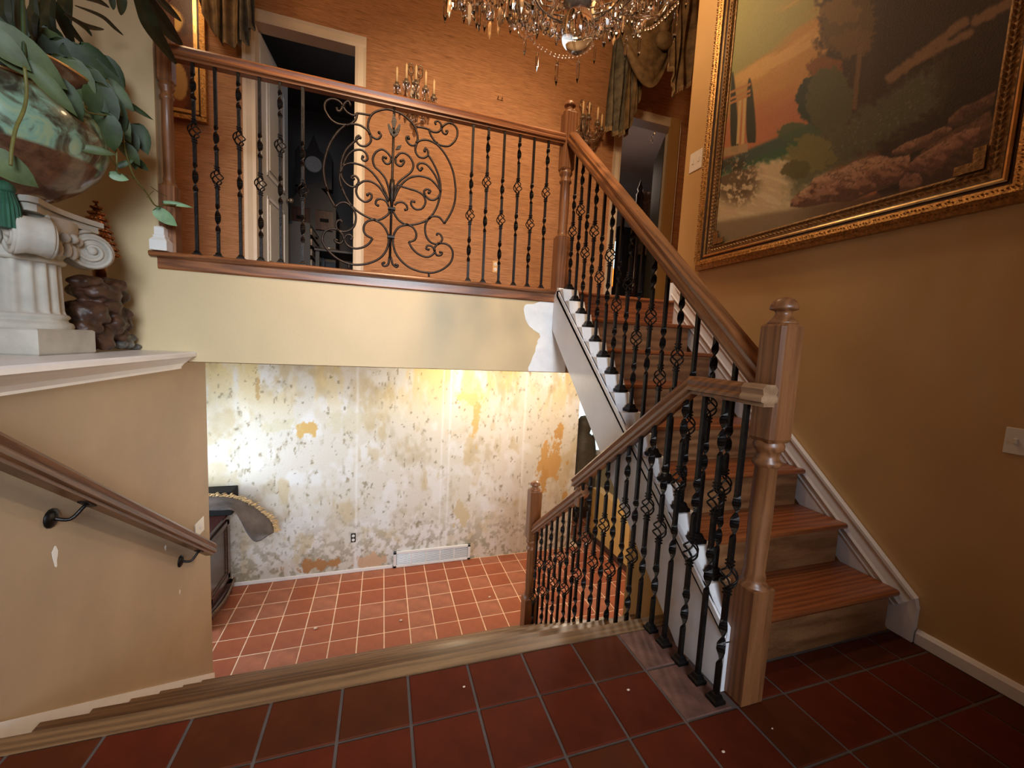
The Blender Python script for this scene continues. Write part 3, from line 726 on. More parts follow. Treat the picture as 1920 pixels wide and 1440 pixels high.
# scroll panel: every bar traced in the panel's own plane
Pa = lambda x, y: at_y(600+x/6.857, 170+y/6.857, YF+.01)
Pb = lambda x, y: at_y(590+x/6.857, 350+y/6.857, YF+.01)
SA = [
 [(760,540),(785,570),(760,612),(720,620),(670,590),(640,545),(618,470),(622,400),(650,330),(700,280),(780,250),(870,240),(950,260),(1050,300),(1140,370),(1210,450),(1245,540),(1255,620),(1240,680),(1200,705),(1150,690),(1115,640),(1112,600),(1138,590),(1140,615)],
 [(515,605),(500,578),(465,610),(475,660),(510,700),(570,715),(625,690),(655,640),(645,570),(610,510),(560,470),(500,440),(420,430),(340,440),(240,430),(150,380),(90,300),(60,230),(70,150),(130,110),(200,115),(260,150),(290,200),(260,260),(225,260),(215,230)],
 [(392,192),(370,140),(330,150),(300,200),(330,260),(380,300),(440,320),(480,292),(560,300),(645,315)], [(480,292),(460,370),(400,425),(340,445)],
 [(265,1045),(280,900),(340,760),(460,640),(510,600)], [(268,1045),(330,880),(400,790),(480,760),(550,770),(600,820),(610,880),(575,905),(540,880),(550,850)],
 [(265,1050),(300,970),(380,935),(470,940),(580,980),(680,1060),(770,1180),(830,1290),(890,1420)], [(265,1060),(290,1140),(350,1210),(420,1240),(480,1210),(495,1150),(460,1100),(410,1100),(405,1130),(430,1135)],
 [(490,1210),(560,1165),(640,1165),(730,1210),(800,1290),(880,1430)], [(482,1215),(465,1300),(500,1380),(580,1430),(650,1400),(665,1350),(640,1320),(610,1340)],
 [(920,870),(870,800),(800,755),(720,790),(680,870),(700,970),(770,1040),(840,1130),(880,1250),(905,1400)], [(915,870),(900,930),(850,940),(810,890),(815,850),(845,865)],
 [(970,865),(1030,805),(1100,810),(1160,860),(1200,950),(1180,1030),(1120,1090),(1040,1150),(990,1220),(945,1400)], [(970,870),(980,940),(1040,970),(1080,920),(1070,890),(1040,905)],
 [(1245,680),(1225,760),(1260,840),(1330,865),(1385,830),(1385,770),(1355,740),(1345,775)], [(1390,825),(1450,920),(1510,1050),(1545,1180),(1550,1280)],
 [(1400,500),(1430,580),(1500,675),(1580,710),(1660,710),(1730,650),(1765,570),(1760,490),(1710,430),(1650,415),(1590,450),(1565,480),(1580,540),(1620,560),(1640,520),(1612,520)],
 [(1245,465),(1320,475),(1390,495),(1450,530),(1520,530),(1560,480),(1550,420),(1510,390),(1480,410),(1492,440)],
 [(1310,1000),(1290,1030),(1255,990),(1260,950),(1300,930),(1370,950),(1450,1040),(1510,1150),(1545,1270)],
 [(945,1420),(1000,1280),(1080,1170),(1180,1110),(1300,1100),(1420,1140),(1500,1220),(1545,1290),(1530,1350),(1480,1400),(1410,1400),(1355,1350)],
 [(1350,1350),(1340,1290),(1380,1265),(1420,1290),(1400,1312)]]
SB = [
 [(1000,60),(1060,-20),(1130,20-40+20),(1240,35),(1320,60),(1400,115),(1425,200),(1380,280),(1300,290),(1245,240),(1245,190),(1280,195)],
 [(1620,50),(1610,120),(1570,260),(1480,400),(1350,470),(1190,490),(1080,430),(1020,340),(1000,300)],
 [(950,250),(920,190),(860,160),(800,170),(785,220),(812,242)], [(1030,240),(1060,205),(1130,200),(1180,240),(1190,290),(1165,297)],
 [(770,425),(690,440),(640,490),(630,560),(660,620),(740,665)], [(745,662),(700,730),(620,780),(520,795),(430,760),(385,690),(400,630),(450,620),(485,650),(465,680)], [(770,430),(850,470),(910,540),(950,630)],
 [(950,640),(950,720),(920,820),(850,910),(740,970),(620,1000),(480,1000),(330,950),(200,850),(110,730),(100,650),(140,570),(220,545),(300,560),(360,620),(370,680),(330,730),(270,710),(260,680),(290,692)],
 [(1190,490),(1260,520),(1305,600),(1290,680),(1210,715)], [(1208,712),(1260,800),(1340,870),(1450,905),(1530,860),(1540,810),(1500,765),(1450,760),(1435,800),(1462,808)], [(1190,490),(1100,510),(1040,570),(1010,640)],
 [(1005,650),(1010,740),(1040,850),(1120,960),(1240,1050),(1400,1100),(1550,1100),(1680,1040),(1760,950),(1775,840),(1730,760),(1660,730),(1590,735),(1545,780),(1540,820),(1570,880),(1620,880),(1640,850),(1612,842)],
 [(960,900),(945,1000),(890,1020),(870,990),(892,978)], [(980,900),(1000,990),(1050,1035),(1070,1010),(1042,1003)], [(1468,1098),(1468,1160)], [(440,1000),(440,1048)]]
def bar(pts, r=.0066):
    m = MB(); q = spline(pts, 4); m.tube(q, r, 6)
    return m
for c in SA: bar([Pa(*p) for p in c]).build('scroll', 'iron_bronze', br)
# the long outer arcs cross from one drawing to the other
bar([Pa(320,450), Pa(230,530), Pa(130,680), Pa(70,850), Pa(45,1000), Pa(60,1150), Pa(100,1300), Pb(145,0), Pb(190,130), Pb(265,262)]).build('scroll', 'iron_bronze', br)
bar([Pb(*p) for p in [(265,262),(320,215),(390,205),(450,240),(510,310),(530,400),(510,500),(450,560),(370,580),(300,560),(275,510),(285,450),(330,430),(352,460)]]).build('scroll', 'iron_bronze', br)
bar([Pa(260,1060), Pa(255,1150), Pa(290,1300), Pb(345,0), Pb(400,130), Pb(480,250), Pb(600,350), Pb(760,422), Pb(850,420), Pb(940,360), Pb(965,300)]).build('scroll', 'iron_bronze', br)
bar([Pa(1245,665), Pa(1310,635), Pa(1400,640), Pa(1500,690), Pa(1590,790), Pa(1670,930), Pa(1720,1080), Pa(1742,1250), Pb(1812,60), Pb(1800,200), Pb(1750,340), Pb(1667,475)]).build('scroll', 'iron_bronze', br)
bar([Pb(*p) for p in [(1667,475),(1610,400),(1540,380),(1480,400),(1430,470),(1420,560),(1440,650),(1500,720),(1590,735),(1640,680),(1620,620),(1580,600),(1570,630)]]).build('scroll', 'iron_bronze', br)
for c in SB: bar([Pb(*p) for p in c]).build('scroll', 'iron_bronze', br)
m = MB(); a, b = Pa(957, 165), Pb(967, 930); m.tube([a, a.lerp(b, .5), b], .0075, 6); m.tube([Pa(1680, 345), Pa(1680, 432)], .006, 5)
m.lathe([(.006, 0), (.016, .07), (.018, .12), (.014, .17)], (Pb(990, 285).x, YF+.01, Pb(990, 285).z), 10)
m.v = m.v; m.build('centre_rod', 'iron_bronze', br)
for X, Y in ((990, 285), (980, 650)):
    m = MB(); c = Pb(X, Y); m.box((c.x-.022, YF-.004, c.z-.009), (c.x+.022, YF+.024, c.z+.009), .003); m.build('collar', 'iron', br)
for q in [Pa(265,1045), Pa(640,555), Pa(1245,668), Pa(1500,675), Pa(1567,470), Pa(1548,1285), Pa(485,1208), Pa(1350,1352), Pa(300,200), Pb(770,425), Pb(1187,487), Pb(1482,398), Pb(1592,732), Pb(1540,815), Pb(370,675), Pb(300,560), Pb(475,245)]:
    m = MB(); m.ball(q, .0095, 8, 6); m.build('rivet_ball', 'iron', br)
m = MB()
for cu in SA[:2]+[SA[5], SA[7], SA[9], SA[11], SA[13], SA[14], SA[18], SA[20]]:
    m.ball(Pa(*cu[-1]), .0095, 7, 5, (1, .8, 1))
for cu in (SA[1], SA[18], SA[0]): m.ball(Pa(*cu[0]), .0095, 7, 5, (1, .8, 1))
for cu in (SB[0], SB[2], SB[3], SB[5], SB[9], SB[7], SB[11], SB[12], SB[13]): m.ball(Pb(*cu[-1]), .0085, 7, 5, (1, .8, 1))
m.build('scroll_ends', 'iron', br, kind='stuff')
m = MB()
for pl in ([(945,300),(985,400),(968,470),(950,500),(932,470),(920,400)], [(870,440),(890,440),(925,505),(945,515),(950,612),(905,560),(882,500)], [(1035,445),(1015,440),(975,505),(955,515),(950,612),(1000,570),(1030,500)]):
    q = [Pa(*p) for p in pl]; m.prism([(v.x, YF-.002, v.z) for v in q], (0, .016, 0))
m.ball(Pa(950, 545)+Vector((0, -.014, 0)), .007, 8, 6); m.build('tulip_leaf', 'iron', br)
m = MB(); q = Pa(1000, 742); m.prism([(q.x-.014, YF-.002, q.z-.015), (q.x+.012, YF-.002, q.z-.006), (q.x+.022, YF-.002, q.z+.02), (q.x-.002, YF-.002, q.z+.010)], (0, .012, 0)); m.build('small_leaf', 'iron', br)

# white wooden block on the nosing end
p = Vector((-1.112, 2.628, 1.5505)); m = MB()
m.lathe([(.052, 0), (.052, .050), (.034, .068), (.036, .070), (.036, .076), (.030, .080), (.030, .118), (.016, .126)], p, 4, sm=False, sq=1)
tag(m.build('finial_block', 'plate', origin=p), 'small white tower-shaped block on the left end of the oak bridge nosing', 'block')

# ================================================================== handrail on the knee wall
hr = thing('wall_handrail', 'oak handrail on iron brackets sloping down the left brown wall', 'handrail', (-1.02, 1.7, .4))
H0, H1 = Vector((-1.015, .55, 1.345+.03)), Vector((-1.015, 2.875, -.245))
sl = (at_x(0, 855, -1.015)); e1 = at_x(393, 1033, -1.015); dd = (e1-sl); k = (dd.z/dd.y)
H0 = Vector((-1.015, .4, e1.z-.03+k*(.4-e1.y))); H1 = Vector((-1.015, e1.y, e1.z-.03))
m = MB(); m.sweep([(a*1.05, b*1.15) for a, b in RAIL], [H0, H1]); m.build('handrail', 'oak_dark', hr)
for (px, py), (qx, qy) in (((95, 972), (155, 946)), ((338, 1052), (362, 1036))):
    w_ = at_x(px, py, XL); t = (w_.y+.01-H0.y)/(H1.y-H0.y)
    pz = H0.z+(H1.z-H0.z)*(w_.y+.05-H0.y)/(H1.y-H0.y); b_ = MB()
    b_.lathe([(.034, 0), (.034, .004), (.022, .010), (.010, .014)], (XL, w_.y, w_.z), 14, axis='x')
    b_.tube(spline([(XL+.005, w_.y, w_.z), (XL+.045, w_.y+.012, w_.z-.012), (XL+.070, w_.y+.035, w_.z+.02), (XL+.073, w_.y+.05, pz-.004)], 5), .0065, 8)
    b_.pbox((XL+.073, w_.y+.05, pz-.003), (.014, 0, 0), (0, .024, .024*k), (0, 0, .003)); b_.build('bracket', 'iron', hr)

# ================================================================== plates, outlets, vent
def plate(px0, px1, face, name, label, cat, mat='plate', kind='switch', origin_plane=None):
    f, v = face
    a = at_x(*px0, v) if f == 'x' else at_y(*px0, v); b = at_x(*px1, v) if f == 'x' else at_y(*px1, v)
    c = (a+b)/2; t = thing(name, label, cat, c); hz = abs(a.z-b.z)/2
    if f == 'x':
        h = abs(a.y-b.y)/2; s = -1 if v > 0 else 1
        m = MB(); m.box((v, c.y-h, c.z-hz), (v+s*.006, c.y+h, c.z+hz), .002); m.build('cover_plate', mat, t)
        if kind == 'double':
            for o in (-.45, .45):
                m = MB(); m.box((v+s*.006, c.y+h*o-.008, c.z-.016), (v+s*.010, c.y+h*o+.008, c.z+.016), .002); m.build('rocker', mat, t)
        elif kind == 'switch':
            m = MB(); m.box((v+s*.006, c.y-.005, c.z-.010), (v+s*.014, c.y+.005, c.z+.010), .002); m.build('toggle', mat, t)
    else:
        h = abs(a.x-b.x)/2
        m = MB(); m.box((c.x-h, v-.006, c.z-hz), (c.x+h, v, c.z+hz), .002); m.build('cover_plate', mat, t)
        for o in (-.45, .45):
            m = MB(); m.lathe([(h*.6, -.0085), (h*.6, -.005)], (c.x, v, c.z+hz*o), 12, axis='y', sm=False); q = m.build('socket', 'plate', t)
            m = MB(); m.box((c.x-.006, v-.0092, c.z+hz*o-.005), (c.x-.0035, v-.008, c.z+hz*o+.005)); m.box((c.x+.0035, v-.0092, c.z+hz*o-.005), (c.x+.006, v-.008, c.z+hz*o+.005)); m.build('slots', 'slot', q)
    return t
plate((1296, 290), (1316, 314), ('x', XR), 'switch_plate', 'white double switch plate on the mustard wall left of the large painting', 'switch', kind='double')
plate((1889, 800), (1925, 856), ('x', XR), 'switch_plate', 'white switch plate low on the dark mustard wall at right frame edge', 'switch')
plate((364, 984), (381, 994), ('x', XL), 'switch_plate', 'white switch plate on the brown wall above the handrail end', 'switch')
plate((658, 1000), (667, 1016), ('y', YB-.001), 'wall_outlet', 'uncovered dark outlet low on the peeled plaster wall', 'outlet', 'slot')
plate((924, 489), (933, 512), ('y', YW), 'wall_outlet', 'tan outlet plate low on the grasscloth wall behind the balusters', 'outlet', 'plate_t')
a, b = at_y(738, 1031, YB), at_y(880, 1047, YB); x0, x1 = a.x, at_y(881, 1030, YB).x; z1 = ZL+.178; z0 = ZL+.004
vt = thing('vent_grille', 'long white return air grille at the foot of the peeled wall', 'vent', ((x0+x1)/2, YB, ZL))
m = MB(); yv = YB-.022
for q in ((x0, z0, x1, z0+.022), (x0, z1-.024, x1, z1), (x0, z0, x0+.03, z1), (x1-.03, z0, x1, z1)): m.box((q[0], yv-.004, q[1]), (q[2], YB-.0005, q[3]), .002)
m.build('grille_frame', 'grille', vt)
m = MB(); m.box((x0+.02, YB-.006, z0+.01), (x1-.02, YB-.001, z1-.01)); m.build('duct_back', 'slot', vt)
bw = (x1-x0-.06)/5
for i in range(5):
    xx = x0+.03+i*bw
    if i: b_ = MB(); b_.box((xx-.006, yv, z0+.02), (xx+.006, YB-.006, z1-.02)); b_.build('mullion', 'grille', vt)
    m = MB()
    for j in range(11):
        zc = z0+.028+j*(z1-z0-.056)/10; m.pbox(((xx+bw/2), yv+.006, zc), (bw/2-.004, 0, 0), (0, .005, -.0022), (0, .0012, .0024))
    m.build('louvres', 'grille', vt, kind='stuff')

# ================================================================== large landscape painting
xc = XR-.040
pf = thing('landscape_painting', 'large gilt-framed landscape painting of river, rocks and trees on mustard wall', 'painting', (xc, 1.6, 2.7))
yl, yr, zb, zt = at_x(1302, 500, xc).y, .825, 1.745, 3.92
def frame_run(o0, o1, x_, prof_th, mat, name, chm=.0):
    """rectangular ring between inset o0 and o1 from the outer edge; x_ is how far its face stands off the wall"""
    A = [(yl-o0, zb+o0), (yr+o0, zb+o0), (yr+o0, zt-o0), (yl-o0, zt-o0)]; B = [(yl-o1, zb+o1), (yr+o1, zb+o1), (yr+o1, zt-o1), (yl-o1, zt-o1)]
    m = MB(); vs = [(XR-x_[0], y, z) for y, z in A]+[(XR-x_[1], y, z) for y, z in B]+[(XR-.001, y, z) for y, z in A]+[(XR-.001, y, z) for y, z in B]
    mid = [((a[0]+b[0])/2, (a[1]+b[1])/2) for a, b in zip(A, B)]
    vs += [(XR-x_[2], y, z) for y, z in mid]; fs = []
    for i in range(4):
        j = (i+1) % 4; fs += [(i, j, 16+j, 16+i), (16+i, 16+j, 4+j, 4+i), (8+i, 8+j, j, i), (4+i, 4+j, 12+j, 12+i)]
    m.add(vs, fs); return m.build(name, mat, pf)
frame_run(0, .062, (.030, .052, .062), 0, 'gold', 'outer_moulding')
frame_run(.062, .078, (.052, .040, .044), 0, 'frame_dark', 'dark_cove')
frame_run(.078, .092, (.046, .046, .050), 0, 'gold_bright', 'gilt_fillet')
frame_run(.092, .100, (.040, .036, .038), 0, 'frame_dark', 'inner_line')
frame_run(.100, .150, (.036, .026, .036), 0, 'gold_dull', 'leaf_band')
# relief on the mouldings: scattered flower bosses outside, laurel leaves inside
rf = random.Random(2); m = MB()
def along(o, step):
    out = []
    y = yl-o-.02
    while y > yr+o: out.append((y, zb+o, 0)); y -= step
    z = zb+o+.02
    while z < min(zt, 3.75): out.append((yl-o, z, 1)); out.append((yr+o, z, 1)); z += step
    return out
for (y, z, v) in along(.031, .013):
    for q in (-1, 0, 1):
        j = .016*q; yy, zq = (y, z+j) if v == 0 else (y+j, z)
        yy += rf.uniform(-.003, .003); zq += rf.uniform(-.003, .003); s = rf.uniform(.0035, .0062)
        m.add([(XR-.054, yy-s, zq), (XR-.054, yy, zq-s), (XR-.054, yy+s, zq), (XR-.054, yy, zq+s), (XR-.0645-rf.random()*.003, yy, zq)], [(0, 1, 4), (1, 2, 4), (2, 3, 4), (3, 0, 4)])
m.build('flower_relief', 'gold', pf, kind='stuff')
m = MB()
for (y, z, v) in along(.125, .046):
    for q in (-1, 1):
        for r_ in (0, .5):
            ang = (PI if v == 0 else PI/2)+q*.45; cy, cz = (y-r_*.046, z+q*.009) if v == 0 else (y+q*.009, z+r_*.046)
            l = .019; wd_ = .0085; dy, dz = math.cos(ang), math.sin(ang)
            if v == 0: dz = q*.35; dy = -.93
            else: dy = q*.35; dz = .93
            m.add([(XR-.034, cy-dy*l, cz-dz*l), (XR-.034, cy-dz*wd_, cz+dy*wd_), (XR-.034, cy+dy*l, cz+dz*l), (XR-.034, cy+dz*wd_, cz-dy*wd_), (XR-.044, cy, cz)], [(0, 1, 4), (1, 2, 4), (2, 3, 4), (3, 0, 4)])
m.build('laurel_relief', 'gold_dull', pf, kind='stuff')
# spandrel corners of the inner band
for yy, s in ((yl-.150, -1), (yr+.150, 1)):
    z_ = zb+.150; m = MB(); k_ = .085
    m.prism([(XR-.030, yy, z_), (XR-.030, yy+s*k_, z_), (XR-.030, yy+s*k_, z_+.035), (XR-.030, yy+s*.035, z_+.035), (XR-.030, yy+s*.035, z_+k_), (XR-.030, yy, z_+k_)], (-.008, 0, 0)); m.build('corner_spandrel', 'gold_dull', pf)
RTn, UPn, FWn = np.array(RT), np.array(UP), np.array(FW)
def pix(p):
    d = p-np.array(CAM); w_ = d@FWn
    return 960+FPX*(d@RTn)/w_, 720-FPX*(d@UPn)/w_
def canvas_paint(a, b, pts):
    X, Y = pix(pts); n1 = fbm(X/38, Y/38, 1); n2 = fbm(X/9, Y/9, 4, 4); n3 = fbm(X/4.2, Y/4.2, 8, 3)
    diag = (X-1400)*1.15+Y
    c = np.ones(X.shape+(3,))*np.array((158, 156, 100))/255.
    cl = fbm((X+Y*.8)/110, (Y+X*.55)/34, 12, 5)
    g = sstep(110, 190, diag+(cl-.5)*190)
    c = mixc(c, (196, 148, 84), g); c = mixc(c, (220, 180, 116), g*sstep(.5, .68, cl)*.8)
    g2 = sstep(165, 235, Y+(X-1400)*.45+(cl-.5)*70); c = mixc(c, (186, 118, 82), g2)
    # far hill and lawn
    hill = 268-(X-1430)*.42; c = mixc(c, (60, 82, 74), sstep(-3, 6, Y-hill)*(X < 1530)); c = mixc(c, (52, 92, 66), sstep(0, 10, Y-hill-22+8*n2)*(X < 1540))
    # river
    riv = sstep(0, 14, Y-(300-(X-1430)*.28)+(n2-.5)*18)*sstep(-40, 10, (1540-(Y-330)*.1)-X)
    c = mixc(c, (208, 188, 150), riv); c = mixc(c, (226, 212, 172), riv*sstep(.52, .7, fbm((X+Y)/40, (Y-X*.4)/7, 31))*.7)
    lowr = sstep(395, 460, Y+(X-1400)*.12); c = mixc(c, (150, 160, 132), lowr*riv*.8)
    # dark wood
    wood_ = sstep(-12, 14, X-(1545+22*(n1-.5)*2-(Y-0)*.05)+(n2-.5)*60)*sstep(14, -14, Y-(330-(X-1500)*.30)); c = mixc(c, (62, 40, 26), wood_)
    wood2 = sstep(-10, 20, X-1640+(n2-.5)*40); c = mixc(c, (50, 30, 22), wood2)
    # bushes at the left of the wood, autumn leaves above
    def ell(cx, cy, rx, ry, colr, amt=1, ro=.55, e=.12):
        nonlocal c
        d = ((X-cx)/rx)**2+((Y-cy)/ry)**2+(n2-.5)*ro*2; c = mixc(c, colr, sstep(1+e, 1-e, d)*amt)
    ell(1590, 45, 52, 60, (96, 72, 40)); ell(1575, 20, 36, 24, (128, 96, 50), .8, 1.0); ell(1548, 128, 34, 22, (134, 82, 42)); ell(1600, 78, 40, 26, (116, 84, 50), .8, 1.1)
    ell(1520, 188, 26, 46, (38, 58, 50)); ell(1556, 190, 44, 66, (84, 88, 62)); ell(1500, 250, 40, 20, (66, 90, 62), .9)
    # slope of grasses
    band = np.abs(Y-(330-(X-1470)*.62+8)); c = mixc(c, (92, 96, 70), sstep(62, 26, band+(n2-.5)*46)*sstep(1462, 1500, X+(n2-.5)*30)*sstep(1800, 1730, X+(n2-.5)*40)*.9)
    c = mixc(c, (168, 172, 140), sstep(50, 20, band)*sstep(.66, .76, n3)*sstep(1478, 1530, X)*sstep(1790, 1700, X)*.38)
    ell(1520, 290, 46, 34, (128, 120, 66), .8, .8); ell(1492, 318, 26, 18, (92, 88, 50), .9, .8)
    # trunk and sunlit bank behind
    c = mixc(c, (118, 88, 62), sstep(6, 3, np.abs(X-(1612-(Y-100)*.10)+4*(n1-.5)))*(Y > 85)*(Y < 205))
    for (x0_, y0_, x1_, y1_, wd_) in ((1668, 148, 1810, 40, 9), (1705, 122, 1820, 60, 7), (1830, 40, 1900, 0, 10)):
        t = np.clip(((X-x0_)*(x1_-x0_)+(Y-y0_)*(y1_-y0_))/((x1_-x0_)**2+(y1_-y0_)**2), 0, 1)
        d = np.hypot(X-x0_-t*(x1_-x0_), Y-y0_-t*(y1_-y0_)); c = mixc(c, (150, 116, 86), sstep(wd_+3, wd_-4, d+(n2-.5)*9)*.9)
    # big rocks: light tops, shaded flanks
    def rock(top, bot, lt, md, dk, sd):
        nonlocal c
        q = lambda L: (np.array([1300+p[0]/3.097 for p in L]), np.array([p[1]/3.097 for p in L]))
        wx = X+(n2-.5)*5; tx, ty = q(top); bx, by = q(bot); yt = np.interp(wx, tx, ty)+(n3-.5)*2.5; yb_ = np.interp(wx, bx, by)+(n1-.5)*6
        ins = sstep(-1, 1, Y-yt)*sstep(1.5, -1.5, Y-yb_)*(wx > tx[0])*(wx < tx[-1]); t = np.clip((Y-yt)/np.maximum(yb_-yt, 2), 0, 1)
        f = fbm(X/16+Y/30, Y/9-X/22, sd, 4); v = t*1.15+(f-.5)*1.5
        c = mixc(c, lt, ins); c = mixc(c, md, ins*sstep(.12, .36, v)); c = mixc(c, dk, ins*sstep(.5, .85, v)); c = mixc(c, (58, 36, 28), ins*sstep(.9, 1.0, t)*.7)
        c = mixc(c, (66, 42, 32), ins*sstep(.035, .012, np.abs(fbm(X/26, Y/15, sd+5)-.5))*.55)
    rock([(1320,880),(1500,760),(1640,690),(1720,640),(1740,760)], [(1320,1090),(1500,1090),(1600,1000),(1740,960)], (128, 92, 70), (98, 66, 52), (70, 45, 36), 50)
    rock([(1480,690),(1560,620),(1640,590),(1750,530)], [(1480,735),(1600,720),(1700,640),(1750,600)], (142, 104, 82), (112, 78, 62), (84, 56, 44), 51)
    rock([(1150,880),(1210,840),(1320,795),(1460,735),(1500,745)], [(1150,895),(1250,890),(1380,840),(1500,770)], (188, 144, 116), (150, 108, 86), (100, 68, 52), 52)
    rock([(1250,960),(1290,915),(1400,850),(1480,800),(1570,755),(1665,740)], [(1250,990),(1340,1005),(1440,980),(1500,900),(1665,780)], (188, 142, 116), (160, 112, 92), (112, 74, 60), 53)
    rock([(565,1160),(610,1120),(670,1080),(700,1035),(780,1005),(860,985),(930,940),(1010,912),(1090,903),(1135,915)], [(565,1200),(640,1205),(780,1180),(900,1130),(1060,1060),(1135,960)], (196, 156, 124), (166, 124, 98), (104, 70, 54), 54)
    rock([(790,1080),(870,1030),(1000,960),(1100,925),(1255,900)], [(790,1175),(900,1170),(1060,1110),(1180,1060),(1255,990)], (190, 146, 116), (158, 112, 90), (102, 68, 52), 55)
    rock([(1195,1050),(1240,1003),(1310,1008),(1330,1040)], [(1195,1110),(1240,1138),(1290,1130),(1330,1060)], (162, 116, 96), (140, 98, 80), (100, 66, 54), 56)
    water = sstep(-4, 8, Y-(388-(X-1500)*.17)); c = mixc(c, (92, 66, 48), water*sstep(1470, 1530, X+(n2-.5)*20)*.85); c = mixc(c, (132, 112, 84), water*sstep(1640, 1480, X)*.8)
    c = mixc(c, (60, 44, 28), sstep(60, 26, np.hypot(X-1380, (Y-338)))*.7*sstep(.40, .5, n2)); c = mixc(c, (188, 168, 140), sstep(46, 20, np.hypot(X-1388, Y-325))*sstep(.64, .70, n3)*.8)
    # temple: columns between two cypresses
    def cyp(cx, top_, bot, wd_):
        nonlocal c
        t = np.clip((Y-top_)/(bot-top_), 0, 1); hw = wd_*np.sqrt(np.clip(t, 0, 1))*(1-.35*t**6); c = mixc(c, (40, 48, 34), sstep(1.5, -1.5, np.abs(X-cx+(Y-bot)*-.03)-hw)*(Y > top_)*(Y < bot))
    cyp(1378, 134, 285, 9); cyp(1409, 146, 268, 11)
    for cx in (1387, 1396): c = mixc(c, (206, 178, 124), sstep(3.4, 2, np.abs(X-cx+(Y-200)*.055))*(Y > 184)*(Y < 270))
    for yy_ in (164, 176, 184): c = mixc(c, (188, 132, 86), sstep(3, 1.6, np.abs(Y-(yy_-(X-1392)*.42)))*(X > 1362)*(X < 1407))
    c = mixc(c, (176, 150, 110), (np.abs(Y-(280-(X-1385)*.2)) < 8)*(X < 1402)*.9)
    return np.clip(c*1.0, 0, 1)
cy0, cy1, cz0, cz1 = yl-.148, yr+.148, zb+.148, zt-.148
grid_vcol('canvas', (XR-.020, cy0, cz0), (0, cy1-cy0, 0), (0, 0, cz1-cz0), 330, 330, canvas_paint, 'canvas', pf)
m = MB(); m.box((XR-.018, cy1-.05, cz0-.05), (XR-.003, cy0+.05, cz1+.05)); m.build('backing_board', 'frame_dark', pf)

